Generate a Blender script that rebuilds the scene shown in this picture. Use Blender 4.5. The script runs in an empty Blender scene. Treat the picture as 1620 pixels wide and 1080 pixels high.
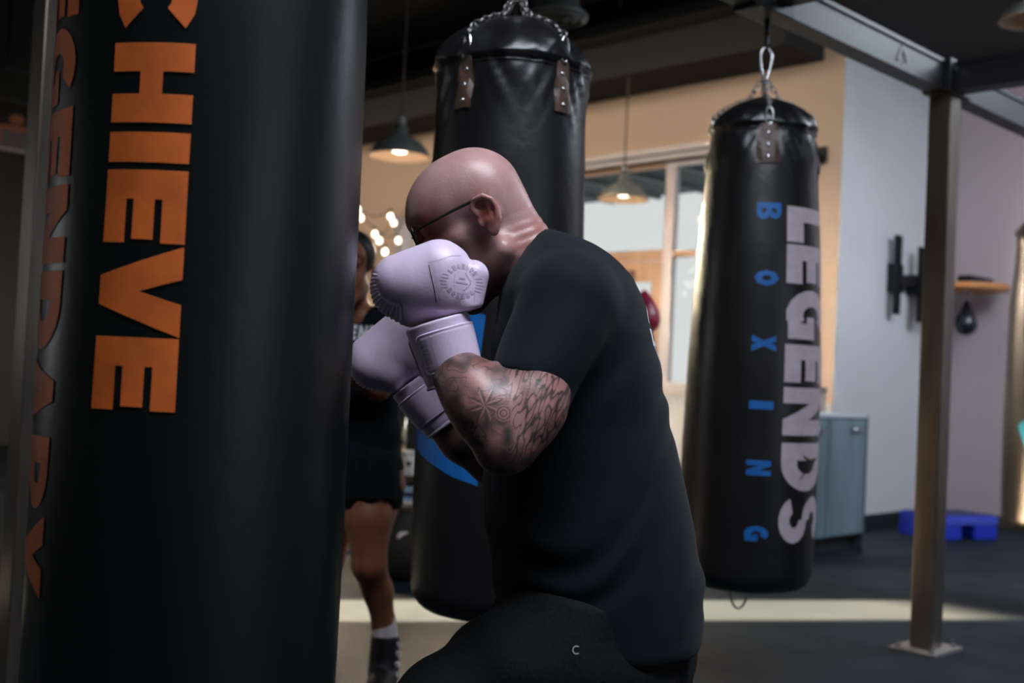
import bpy, bmesh, math, random
import numpy as np
from mathutils import Vector, Matrix
from mathutils.bvhtree import BVHTree

random.seed(4)
SC = bpy.context.scene
COL = SC.collection
PI = math.pi
R_ = math.radians

# ------------------------------------------------------------------ camera
CAM_H, FPX = 1.05, 1800.0
PITCH, ROLL = math.atan(53 / FPX), math.atan(.047)
cd = bpy.data.cameras.new('camera')
cam = bpy.data.objects.new('camera', cd)
COL.objects.link(cam)
cd.sensor_width, cd.lens = 36.0, 40.0
cd.clip_start, cd.clip_end = .05, 200
CROT = Matrix.Rotation(PI / 2 + PITCH, 3, 'X') @ Matrix.Rotation(ROLL, 3, 'Z')
cam.matrix_world = Matrix.Translation((0, 0, CAM_H)) @ CROT.to_4x4()
cd.dof.use_dof = True
cd.dof.focus_distance = 1.84
cd.dof.aperture_fstop = 3.5
SC.camera = cam

# ------------------------------------------------------------------ world, sun, large lights, exposure
SC.view_settings.view_transform = 'Standard'
SC.view_settings.look = 'None'
SC.view_settings.gamma = 1.0
SC.view_settings.use_curve_mapping = False
SC.view_settings.exposure = 0.0
wd = bpy.data.worlds.new('daylight')
SC.world = wd
wd.use_nodes = True
bg = wd.node_tree.nodes['Background']
bg.inputs['Color'].default_value = (.98, .99, 1.0, 1)
bg.inputs['Strength'].default_value = .80


def light(name, kind, loc, target, energy, color, sx=1., sy=1.):
    ld = bpy.data.lights.new(name, kind)
    ld.energy, ld.color = energy, color
    if kind == 'AREA':
        ld.shape, ld.size, ld.size_y = 'RECTANGLE', sx, sy
    o = bpy.data.objects.new(name, ld)
    COL.objects.link(o)
    o.location = loc
    o.rotation_euler = (Vector(target) - Vector(loc)).to_track_quat('-Z', 'Y').to_euler()
    return o


ANG = R_(45.5)          # the room and the bag rig stand at this angle to the view
SU, CU = math.sin(ANG), math.cos(ANG)


def uvz(u, v, z=0.0):
    return Vector((u * SU - v * CU, u * CU + v * SU, z))


U1_ = 7.55
sun_dir = -(uvz(-.852, .52, 0).normalized() * math.cos(R_(12)) + Vector((0, 0, math.sin(R_(12)))))
so = light('sun', 'SUN', (0, 0, 6), (0, 0, 0), 470, (1.0, .68, .40))
so.rotation_euler = sun_dir.to_track_quat('-Z', 'Y').to_euler()
so.data.angle = R_(.5)
# cool daylight-white panels under the ceiling over the ring floor, and the shop windows behind the camera
light('panel_light', 'AREA', (.55, .75, 3.70), (.55, .75, 0), 160, (.84, .90, 1.0), 2.2, 1.2)
light('panel_light', 'AREA', uvz(7.0, .9, 3.60), uvz(7.4, 1.5, 0), 150, (.78, .89, 1.0), 2.4, 1.2)  # added panel, brightens the corner wall and the floor before it
# added fill lamps: cool for the right-hand corner, warm along the window wall
light('wall_fill_light', 'AREA', uvz(5.6, .2, 3.45), uvz(9.0, 4.0, 2.1), 52, (.95, .96, 1.0), 1.6, .8)
light('wall_fill_light', 'AREA', uvz(6.0, 7.6, 3.60), uvz(U1_, 7.6, 2.2), 46, (1.0, .80, .60), 7.0, .35)
# added light at the blank left-hand wall, brightening the post and near bag
light('window_light', 'AREA', uvz(-3.85, 10.4, 1.9), (-.5, 3.2, 1.3), 42, (.95, .95, 1.0), 2.4, 1.8)
light('window_light', 'AREA', uvz(2.5, -5.85, 1.9), (1.0, 3.0, 1.1), 26, (.74, .86, 1.0), 4.2, 2.4)


# ------------------------------------------------------------------ helpers
def at(x, y, Y):
    d = CROT @ Vector(((x - 810) / FPX, -(y - 540) / FPX, -1.0))
    return Vector((0, 0, CAM_H)) + d * (Y / d.y)


def lin(c):
    return tuple((v / 255 / 12.92) if v <= 10 else ((v / 255 + .055) / 1.055) ** 2.4 for v in c)


MATS = {}


def mat(name, color, rough=.5, metal=0., noise=0., nscale=8., bump=0., bscale=60., color2=None, spec=.5,
        emit=None, estr=0., trans=0., sheen=0., coat=0., stretch=None, ior=None):
    if name in MATS:
        return MATS[name]
    m = bpy.data.materials.new(name)
    m.use_nodes = True
    nt = m.node_tree
    p = nt.nodes['Principled BSDF']
    p.inputs['Base Color'].default_value = (*color, 1)
    p.inputs['Roughness'].default_value = rough
    p.inputs['Metallic'].default_value = metal
    p.inputs['Specular IOR Level'].default_value = spec
    if trans:
        p.inputs['Transmission Weight'].default_value = trans
    if ior:
        p.inputs['IOR'].default_value = ior
    if sheen:
        p.inputs['Sheen Weight'].default_value = sheen
    if coat:
        p.inputs['Coat Weight'].default_value = coat
        p.inputs['Coat Roughness'].default_value = .15
    if emit:
        p.inputs['Emission Color'].default_value = (*emit, 1)
        p.inputs['Emission Strength'].default_value = estr
    tc = nt.nodes.new('ShaderNodeTexCoord')
    src = tc.outputs['Object']
    if stretch:
        mp = nt.nodes.new('ShaderNodeMapping')
        mp.inputs['Scale'].default_value = stretch
        nt.links.new(src, mp.inputs['Vector'])
        src = mp.outputs['Vector']
    if noise or color2:
        n = nt.nodes.new('ShaderNodeTexNoise')
        n.inputs['Scale'].default_value = nscale
        n.inputs['Detail'].default_value = 6
        nt.links.new(src, n.inputs['Vector'])
        mx = nt.nodes.new('ShaderNodeMix')
        mx.data_type = 'RGBA'
        c2 = color2 if color2 else tuple(c * (1 - noise) for c in color)
        mx.inputs[6].default_value = (*color, 1)
        mx.inputs[7].default_value = (*c2, 1)
        rp = nt.nodes.new('ShaderNodeMapRange')
        rp.inputs[1].default_value, rp.inputs[2].default_value = .35, .65
        nt.links.new(n.outputs['Fac'], rp.inputs[0])
        nt.links.new(rp.outputs[0], mx.inputs[0])
        nt.links.new(mx.outputs[2], p.inputs['Base Color'])
    if bump:
        n2 = nt.nodes.new('ShaderNodeTexNoise')
        n2.inputs['Scale'].default_value = bscale
        n2.inputs['Detail'].default_value = 4
        nt.links.new(src, n2.inputs['Vector'])
        b = nt.nodes.new('ShaderNodeBump')
        b.inputs['Strength'].default_value = bump
        b.inputs['Distance'].default_value = .01
        nt.links.new(n2.outputs['Fac'], b.inputs['Height'])
        nt.links.new(b.outputs['Normal'], p.inputs['Normal'])
    MATS[name] = m
    return m


def link(name, me, m, parent=None, smooth=False):
    o = bpy.data.objects.new(name, me)
    COL.objects.link(o)
    if m is not None and not me.materials:
        me.materials.append(m)
    if smooth:
        me.polygons.foreach_set('use_smooth', [True] * len(me.polygons))
    if parent is not None:
        o.parent = parent
    return o


def tag(o, label=None, cat=None, group=None, kind=None):
    if label:
        o['label'] = label
    if cat:
        o['category'] = cat
    if group:
        o['group'] = group
    if kind:
        o['kind'] = kind
    return o


def empty(name, loc=(0, 0, 0), rotz=0., **kw):
    o = bpy.data.objects.new(name, None)
    o.empty_display_size = .1
    COL.objects.link(o)
    o.location = loc
    o.rotation_euler = (0, 0, rotz)
    return tag(o, **kw)


class MB:
    """collects vertices and faces for one mesh"""

    def __init__(s):
        s.v, s.f = [], []

    def add(s, verts, faces):
        n = len(s.v)
        s.v += [tuple(p) for p in verts]
        s.f += [tuple(i + n for i in f) for f in faces]
        return s

    def box(s, lo, hi, M=None):
        x0, y0, z0 = lo
        x1, y1, z1 = hi
        vs = [Vector(p) for p in ((x0, y0, z0), (x1, y0, z0), (x1, y1, z0), (x0, y1, z0),
                                  (x0, y0, z1), (x1, y0, z1), (x1, y1, z1), (x0, y1, z1))]
        if M is not None:
            vs = [M @ p for p in vs]
        return s.add(vs, [(3, 2, 1, 0), (4, 5, 6, 7), (0, 1, 5, 4), (1, 2, 6, 5), (2, 3, 7, 6), (3, 0, 4, 7)])

    def tube(s, pts, r, n=10, close=False, caps=True):
        pts = [Vector(p) for p in pts]
        rs = r if isinstance(r, (list, tuple)) else [r] * len(pts)
        N = len(pts)
        vs, prev = [], None
        for i, p in enumerate(pts):
            a = pts[(i - 1) % N] if (close or i > 0) else pts[i]
            b = pts[(i + 1) % N] if (close or i < N - 1) else pts[i]
            t = (b - a).normalized()
            if prev is None:
                prev = t.orthogonal().normalized()
            e1 = (prev - t * prev.dot(t)).normalized()
            prev = e1
            e2 = t.cross(e1)
            for k in range(n):
                q = 2 * PI * k / n
                vs.append(p + (e1 * math.cos(q) + e2 * math.sin(q)) * rs[i])
        fs = []
        for i in range(N if close else N - 1):
            for k in range(n):
                a, b = i * n + k, i * n + (k + 1) % n
                c, d = ((i + 1) % N) * n + (k + 1) % n, ((i + 1) % N) * n + k
                fs.append((a, b, c, d))
        if caps and not close:
            fs.append(tuple(range(n - 1, -1, -1)))
            fs.append(tuple((N - 1) * n + k for k in range(n)))
        return s.add(vs, fs)

    def lathe(s, prof, n=32, c=(0, 0, 0), M=None):
        vs, fs = [], []
        for (r, z) in prof:
            for k in range(n):
                q = 2 * PI * k / n
                p = Vector((c[0] + r * math.cos(q), c[1] + r * math.sin(q), c[2] + z))
                vs.append(M @ p if M is not None else p)
        for i in range(len(prof) - 1):
            for k in range(n):
                a, b = i * n + k, i * n + (k + 1) % n
                fs.append((a, b, b + n, a + n))
        fs.append(tuple(range(n - 1, -1, -1)))
        fs.append(tuple((len(prof) - 1) * n + k for k in range(n)))
        return s.add(vs, fs)

    def mesh(s, name='mesh', bevel=0.):
        me = bpy.data.meshes.new(name)
        me.from_pydata(s.v, [], s.f)
        if bevel:
            bm = bmesh.new()
            bm.from_mesh(me)
            bmesh.ops.bevel(bm, geom=list(bm.edges), offset=bevel, segments=2, affect='EDGES', profile=.6)
            bm.to_mesh(me)
            bm.free()
        bm = bmesh.new()
        bm.from_mesh(me)
        bmesh.ops.recalc_face_normals(bm, faces=bm.faces)
        bm.to_mesh(me)
        bm.free()
        return me

    def build(s, name, m, parent=None, smooth=False, bevel=0.):
        return link(name, s.mesh(name, bevel), m, parent, smooth)


UVM = Matrix(((SU, -CU, 0, 0), (CU, SU, 0, 0), (0, 0, 1, 0), (0, 0, 0, 1)))   # (u, v, z) -> world


def ubox(lo, hi):
    return MB().box(lo, hi, UVM)


# ------------------------------------------------------------------ materials
M_STEEL = mat('raw steel', (.19, .165, .14), .34, .75, noise=.5, nscale=5, bump=.05, bscale=30, stretch=(1, 1, .25))
M_BEAM = mat('painted steel beam', (.020, .019, .024), .45, .2, noise=.35, nscale=4, bump=.04, bscale=30)
M_DARKST = mat('dark steel bracket', (.02, .022, .024), .45, .6)
M_CHROME = mat('bright zinc', (.75, .74, .76), .22, 1.0, noise=.3, nscale=60)
M_CHROMED = mat('dull zinc', (.42, .41, .41), .35, 1.0, noise=.4, nscale=60)
M_VINYL = mat('black vinyl', (.0045, .0065, .0070), .36, 0, bump=.05, bscale=45, spec=.5)
M_VINYL2 = mat('scuffed black vinyl', (.010, .0095, .0105), .34, 0, noise=.45, nscale=6, bump=.14, bscale=30, spec=.6)
M_ORANGE = mat('orange print', lin((230, 114, 46)), .55, noise=.28, nscale=14)
M_WHITEP = mat('white print', lin((190, 176, 186)), .5, noise=.14, nscale=30)
M_BLUEP = mat('blue print', lin((14, 98, 172)), .5, noise=.15, nscale=20)
M_CYANP = mat('cyan print', lin((30, 175, 215)), .45)
M_STRAP = mat('brown leather strap', (.085, .046, .034), .45, noise=.4, nscale=25, bump=.15, bscale=80)
M_FLOOR = None


# ------------------------------------------------------------------ the setting
U1, V1, U2 = 7.55, 4.30, 9.20       # window wall, corner wall, far right wall
CEIL = 3.80
M_TAN = mat('lamplit beige wall', lin((206, 182, 160)), .8, noise=.05, nscale=2, bump=.03, bscale=90)  # warm lamplight on a pale wall put into the beige colour
M_PALE = mat('pale grey wall paint', lin((204, 205, 209)), .8, noise=.05, nscale=2, bump=.03, bscale=90)
M_MAUVE = mat('grey wall paint', lin((186, 172, 176)), .8, noise=.05, nscale=2, bump=.03, bscale=90)
M_BLACKW = mat('black wall paint', (.022, .022, .021), .7, noise=.2, nscale=2)
M_BLACKC = mat('black ceiling paint', (.008, .009, .0085), .85)
M_BASE = mat('dark baseboard', (.012, .016, .018), .5)
M_FRAME = mat('pale aluminium frame', lin((196, 190, 192)), .45, .2)
M_WOODF = mat('tan door frame', lin((186, 150, 122)), .5, noise=.2, nscale=6, stretch=(1, 1, .2))


def glass_mat():
    m = bpy.data.materials.new('window glass')
    m.use_nodes = True
    nt = m.node_tree
    nt.nodes.clear()
    out = nt.nodes.new('ShaderNodeOutputMaterial')
    mix = nt.nodes.new('ShaderNodeMixShader')
    tr = nt.nodes.new('ShaderNodeBsdfTransparent')
    gl = nt.nodes.new('ShaderNodeBsdfGlossy')
    gl.inputs['Roughness'].default_value = .03
    mix.inputs[0].default_value = .05
    tr.inputs['Color'].default_value = (.97, .985, .98, 1)
    nt.links.new(tr.outputs[0], mix.inputs[1])
    nt.links.new(gl.outputs[0], mix.inputs[2])
    nt.links.new(mix.outputs[0], out.inputs[0])
    return m


M_GLASS = glass_mat()


def floor_mat():
    m = bpy.data.materials.new('speckled rubber floor')
    m.use_nodes = True
    nt = m.node_tree
    p = nt.nodes['Principled BSDF']
    tc = nt.nodes.new('ShaderNodeTexCoord')
    n1 = nt.nodes.new('ShaderNodeTexNoise')
    n1.inputs['Scale'].default_value = 1.3
    n1.inputs['Detail'].default_value = 5
    n2 = nt.nodes.new('ShaderNodeTexNoise')
    n2.inputs['Scale'].default_value = 130
    n2.inputs['Detail'].default_value = 3
    for n in (n1, n2):
        nt.links.new(tc.outputs['Object'], n.inputs['Vector'])
    r = nt.nodes.new('ShaderNodeValToRGB')
    r.color_ramp.elements[0].position, r.color_ramp.elements[1].position = .3, .75
    r.color_ramp.elements[0].color = (.006, .010, .014, 1)
    r.color_ramp.elements[1].color = (.019, .028, .037, 1)
    nt.links.new(n2.outputs['Fac'], r.inputs[0])
    nt.links.new(r.outputs[0], p.inputs['Base Color'])
    mr = nt.nodes.new('ShaderNodeMapRange')
    mr.inputs[1].default_value, mr.inputs[2].default_value = .3, .7
    mr.inputs[3].default_value, mr.inputs[4].default_value = .42, .66
    p.inputs['Specular IOR Level'].default_value = .10
    nt.links.new(n1.outputs['Fac'], mr.inputs[0])
    nt.links.new(mr.outputs[0], p.inputs['Roughness'])
    b = nt.nodes.new('ShaderNodeBump')
    b.inputs['Strength'].default_value = .25
    b.inputs['Distance'].default_value = .004
    nt.links.new(n2.outputs['Fac'], b.inputs['Height'])
    nt.links.new(b.outputs['Normal'], p.inputs['Normal'])
    return m


def struct(name, mb, m, parent=None, smooth=False, bevel=0.):
    return tag(mb.build(name, m, parent, smooth, bevel), kind='structure' if parent is None else None)


UL, VB, VF = -4.0, -6.0, 13.0
struct('floor', ubox((UL - .2, VB - .2, -.1), (U2 + .2, VF + .2, 0)), floor_mat())
struct('ceiling', ubox((UL - .3, VB - .3, CEIL), (U2 + .3, VF + .3, CEIL + .15)), M_BLACKC)


def wall_u(mb, u0, u1, v0, v1, holes, z0=0, z1=CEIL):
    """wall slab between u0..u1 along v, with rectangular holes (va, vb, za, zb)"""
    vs = sorted({v0, v1, *[h[0] for h in holes], *[h[1] for h in holes]})
    for a, b in zip(vs[:-1], vs[1:]):
        cuts = sorted((h[2], h[3]) for h in holes if h[0] <= a + 1e-6 and h[1] >= b - 1e-6)
        z = z0
        for (c, d) in cuts:
            if c > z:
                mb.box((u0, a, z), (u1, b, c), UVM)
            z = d
        if z < z1:
            mb.box((u0, a, z), (u1, b, z1), UVM)
    return mb


# window wall with its openings: big window right of the mullion, glazed door left of it, farther window
WZ0, WZ1, TR = 1.0, 2.92, 2.10
H_R = (4.95, 5.91, WZ0, WZ1)
H_L = (5.91, 7.35, 0.0, WZ1)
H_2 = (7.95, 9.40, .95, 2.62)
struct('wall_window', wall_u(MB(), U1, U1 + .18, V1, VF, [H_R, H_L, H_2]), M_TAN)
struct('wall_corner', ubox((U1 + .18, V1, 0), (U2, V1 + .15, CEIL)), M_PALE)
struct('wall_corner_return', ubox((U1 + .0, V1 - .004, 0), (U1 + .18, V1, CEIL)), M_PALE)
struct('wall_right', ubox((U2, VB, 0), (U2 + .18, V1 + .15, CEIL)), M_MAUVE)
struct('wall_far', ubox((UL, VF, 0), (U1 + .18, VF + .18, CEIL)), M_BLACKW)
struct('wall_left', wall_u(MB(), UL - .18, UL, VB, VF, [(8.02, 8.64, 1.15, 2.42)]), M_BLACKW)
struct('wall_back', ubox((UL - .18, VB - .18, 0), (U2 + .18, VB, CEIL)), M_MAUVE)
struct('baseboard_corner', ubox((U1 + .0, V1 - .022, 0), (U2, V1 - .004, .11)), M_BASE)
struct('baseboard_right', ubox((U2 - .018, VB, 0), (U2, V1 - .022, .11)), M_BASE)
struct('baseboard_window', MB().box((U1 - .018, V1, 0), (U1, 5.91, .11), UVM).box((U1 - .018, 7.35, 0), (U1, VF, .11), UVM), M_BASE)
struct('trim_soffit', ubox((U1 - .55, V1 + .18, 3.52), (U1, VF, CEIL)), M_BLACKC)
struct('trim_wainscot', ubox((U1 - .012, V1 + .01, .11), (U1, 5.86, WZ0 - .045)), M_PALE)
# casing above the window
struct('trim_casing', MB().box((U1 - .05, 4.80, WZ1 + .05), (U1, 7.45, WZ1 + .10), UVM)
       .box((U1 - .02, 4.90, WZ1), (U1, 7.40, WZ1 + .05), UVM), M_FRAME)

w1 = tag(empty('window_1', uvz(U1, 5.43, WZ0)), kind='structure')
w2 = tag(empty('window_2', uvz(U1, 8.67, .95)), kind='structure')
d1 = tag(empty('door_1', uvz(U1, 6.6, 0)), kind='structure')


def child(name, mb, m, parent, smooth=False, bevel=0.):
    """mesh built in world coordinates, parented to an empty without moving"""
    o = mb.build(name, m, None, smooth, bevel)
    o.parent = parent
    bpy.context.view_layer.update()
    o.matrix_parent_inverse = parent.matrix_world.inverted()
    return o


ua, ub = U1 + .04, U1 + .10
child('window_frame', MB().box((ua, 5.86, 0), (ub, 5.96, WZ1), UVM).box((ua, 4.95, WZ0), (ub, 4.99, WZ1), UVM)
      .box((ua, 4.99, WZ1 - .05), (ub, 5.86, WZ1), UVM).box((ua, 4.99, WZ0), (ub, 5.86, WZ0 + .05), UVM), M_FRAME, w1)
child('transom_bar', ubox((ua, 4.99, TR), (ub, 5.86, TR + .05)), M_WOODF, w1)
child('window_sill', ubox((U1 - .06, 4.90, WZ0 - .04), (U1 + .1, 5.90, WZ0)), M_FRAME, w1)
child('pane', ubox((ua + .02, 4.99, WZ0 + .05), (ua + .028, 5.86, TR)), M_GLASS, w1)
child('pane', ubox((ua + .02, 4.99, TR + .05), (ua + .028, 5.86, WZ1 - .05)), M_GLASS, w1)
child('door_frame', MB().box((ua, 5.96, TR - .02), (ub, 7.30, TR + .07), UVM).box((ua, 7.29, 0), (ub, 7.35, WZ1), UVM)
      .box((ua, 5.96, WZ1 - .05), (ub, 7.30, WZ1), UVM), M_WOODF, d1)
child('transom_pane', ubox((ua + .02, 5.96, TR + .07), (ua + .028, 7.30, WZ1 - .05)), M_GLASS, d1)
leaf = child('door_leaf', MB().box((ua, 5.97, 0), (ub, 6.07, TR - .03), UVM).box((ua, 7.17, 0), (ub, 7.28, TR - .03), UVM)
             .box((ua, 6.07, TR - .20), (ub, 7.17, TR - .03), UVM).box((ua, 6.07, 0), (ub, 7.17, .25), UVM), M_WOODF, d1)
child('pane', ubox((ua + .02, 6.07, .25), (ua + .028, 7.17, TR - .20)), M_GLASS, d1)
clo = MB().box((ua - .07, 6.25, TR - .17), (ua, 6.62, TR - .10), UVM)
clo.tube([uvz(ua - .04, 6.35, TR - .12), uvz(ua - .16, 6.75, TR - .07), uvz(ua - .02, 7.0, TR - .04)], .012, 8)
child('door_closer', clo, mat('bronze closer', lin((140, 112, 92)), .4, .4), d1)
fr2 = MB().box((U1 - .03, 9.38, .9), (U1 + .1, 9.53, 2.68), UVM).box((ua, 7.95, .95), (ub, 8.0, 2.62), UVM)
fr2.box((ua, 8.0, 2.56), (ub, 9.40, 2.62), UVM).box((ua, 8.0, .95), (ub, 9.40, 1.0), UVM).box((ua, 8.64, 1.0), (ub, 8.70, 2.56), UVM)
child('window_frame', fr2, M_FRAME, w2)
child('pane', ubox((ua + .02, 8.0, 1.0), (ua + .028, 8.64, 2.56)), M_GLASS, w2)
child('pane', ubox((ua + .02, 8.70, 1.0), (ua + .028, 9.40, 2.56)), M_GLASS, w2)
child('window_sill', ubox((U1 - .07, 7.9, .90), (U1 + .1, 9.38, .95)), M_FRAME, w2)
# slim frame of the window on the left that lets the sunlight in
w3 = tag(empty('window_3', uvz(UL, 8.33, 1.15)), kind='structure')
child('window_frame', MB().box((UL - .12, 8.00, 1.13), (UL - .06, 8.04, 2.44), UVM).box((UL - .12, 8.62, 1.13), (UL - .06, 8.66, 2.44), UVM)
      .box((UL - .12, 8.04, 2.40), (UL - .06, 8.62, 2.44), UVM).box((UL - .12, 8.04, 1.13), (UL - .06, 8.62, 1.17), UVM), M_FRAME, w3)

# canopy over the pavement outside the window
cn = tag(empty('canopy', uvz(U1 + .9, 6.6, 2.74)), 'dark canopy with pale ribs outside above the window', 'canopy')
child('deck', ubox((U1 + .35, 4.4, 2.95), (U1 + 1.6, 10.2, 3.30)), mat('dark teal canopy', lin((40, 60, 66)), .7), cn)
for k in range(9):
    vv = 4.75 + k * .62
    child('rib', ubox((U1 + .30, vv, 2.91), (U1 + 1.6, vv + .05, 2.95)), mat('pale rib', lin((110, 120, 122)), .6), cn)

# ------------------------------------------------------------------ added housings and frames round the area lights
M_HOUSE = mat('black lamp housing', (.012, .012, .013), .5)
LABELS = {'panel_light': ['ceiling light panel above the camera, out of the picture', 'added ceiling light panel over the floor to the right, out of the picture'],
          'wall_fill_light': ['added black light bar brightening the right-hand corner', 'added long black light bar brightening the window wall']}
for lo_ in [o for o in COL.objects if o.type == 'LIGHT' and o.data.type == 'AREA']:
    kind_ = lo_.name.split('.')[0]
    M_ = Matrix.Translation(lo_.location) @ lo_.rotation_euler.to_matrix().to_4x4()
    a_, b_ = lo_.data.size / 2, lo_.data.size_y / 2
    rim_ = [((-a_ - .04, -b_ - .04, -.01), (a_ + .04, -b_, .03)), ((-a_ - .04, b_, -.01), (a_ + .04, b_ + .04, .03)),
            ((-a_ - .04, -b_, -.01), (-a_, b_, .03)), ((a_, -b_, -.01), (a_ + .04, b_, .03))]
    if kind_ in LABELS:
        hb = tag(empty('ceiling_light' if kind_ == 'panel_light' else 'fill_light_bar', lo_.location), LABELS[kind_].pop(0), 'ceiling light')
        child('housing', MB().box((-a_ - .03, -b_ - .03, .012), (a_ + .03, b_ + .03, .06), M_), M_HOUSE, hb)
        z_ = M_ @ Vector((0, 0, .06))
        for s_ in (-.7, .7):
            p_ = M_ @ Vector((a_ * s_, 0, .05))
            child('hanger_rod', MB().tube([p_, (p_.x, p_.y, CEIL)], .008, 8), M_HOUSE, hb)
    else:
        hb = tag(empty('window_added' if 'window_added' not in bpy.data.objects else 'window_5', lo_.location), kind='structure')  # first frame stands round the added light at the left wall
    fm_ = MB()
    for r0, r1 in rim_:
        fm_.box(r0, r1, M_)
    child('frame', fm_, M_HOUSE if kind_ in LABELS else M_FRAME, hb)

# ------------------------------------------------------------------ bag rig
VR, ZB = 2.135, 2.30
rig = tag(empty('bag_rig', uvz(4.54, VR, 0)), 'steel frame of square posts and beams that carries the punching bags', 'bag rig')


def channel(p, q, zb, h=.125, w=.085, fl=.016):
    """beam from p to q (u, v): web with a lip above and below"""
    a, b = uvz(*p, 0), uvz(*q, 0)
    d = (b - a)
    L = d.length
    d.normalize()
    n = Vector((-d.y, d.x, 0))
    M = Matrix((( d.x, n.x, 0, a.x), (d.y, n.y, 0, a.y), (0, 0, 1, zb), (0, 0, 0, 1)))
    mb = MB()
    mb.box((0, -w / 2 + .008, fl), (L, w / 2 - .008, h - fl), M)
    mb.box((0, -w / 2, 0), (L, w / 2, fl), M)
    mb.box((0, -w / 2, h - fl), (L, w / 2, h), M)
    return mb


def post(u, v):
    p = child('post', ubox((u - .048, v - .048, .012), (u + .048, v + .048, ZB)), M_STEEL, rig, bevel=.006)
    bp = child('base_plate', ubox((u - .13, v - .10, 0), (u + .13, v + .10, .012)), mat('bare steel plate', (.35, .33, .31), .5, .8), rig)
    for s in (-1, 1):
        for t in (-1, 1):
            c = uvz(u + s * .10, v + t * .07, .012)
            child('anchor_bolt', MB().lathe([(.012, 0), (.012, .012), (.006, .014), (.006, .03)], 8, c), M_CHROMED, rig)
    return p


for (u, v) in ((4.57, VR), (1.40, 3.50), (7.9, VR), (-2.6, VR)):
    post(u, v)
child('beam', channel((-2.7, VR), (8.0, VR), ZB), M_BEAM, rig)
child('cross_beam', channel((4.57, VR - .06), (4.57, -1.8), ZB + .005), M_BEAM, rig)
child('cross_beam', channel((3.22, VR - .06), (3.22, -1.8), ZB + .02), M_BEAM, rig)
child('cross_beam', channel((1.40, VR + .06), (1.40, 3.57), ZB), M_BEAM, rig)
child('cross_beam', channel((.752, VR - .06), (.752, .2), ZB), M_BEAM, rig)
# corner cap at the post and the black hanger plate over the bag
child('corner_cap', ubox((4.47, VR - .065, ZB - .006), (4.67, VR + .055, ZB + .13)), M_DARKST, rig, bevel=.004)
br = child('hanger_plate', ubox((3.10, VR - .062, ZB - .015), (3.30, VR + .05, ZB + .16)), M_DARKST, rig, bevel=.004)
for (u, z) in ((3.15, ZB + .11), (3.25, ZB + .11), (4.50, ZB + .09), (4.55, ZB + .06)):
    q = uvz(u, VR - .064, z)
    n = uvz(0, -1, 0)
    child('bolt', MB().tube([q, q + n * .010], .012, 8), M_CHROME, rig)
# chalk mark on the side of the beam
ck = MB()
for (u0, z0, u1, z1) in ((4.105, .090, 4.075, .035), (4.105, .095, 4.155, .04), (4.118, .03, 4.118, .018)):
    a, b = uvz(u0, VR - .0355, ZB + z0), uvz(u1, VR - .0355, ZB + z1)
    ck.tube([a, b], .006, 6)
child('chalk_mark', ck, mat('white chalk', (.75, .72, .75), .9), rig)
# hanger blocks over the other bags
for u in (2.08, 5.98):
    child('hanger_plate', ubox((u - .07, VR - .055, ZB - .012), (u + .07, VR + .055, ZB + .14)), M_DARKST, rig)
child('hanger_plate', ubox((.70, 1.31, ZB - .012), (.81, 1.43, ZB + .14)), M_DARKST, rig)


# ------------------------------------------------------------------ lettering: glyphs made of small patches
def rect(x0, y0, x1, y1):
    return lambda s, t: (x0 + (x1 - x0) * s, y0 + (y1 - y0) * t)


def quad(a, b, c, d):
    def f(s, t):
        return tuple((a[i] * (1 - s) + b[i] * s) * (1 - t) + (d[i] * (1 - s) + c[i] * s) * t for i in (0, 1))
    return f


def arc(cx, cy, ax, ay, bx, by, a0, a1):
    def f(s, t):
        q = R_(a0 + (a1 - a0) * s)
        return (cx + (bx + (ax - bx) * t) * math.cos(q), cy + (by + (ay - by) * t) * math.sin(q))
    return f


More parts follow.
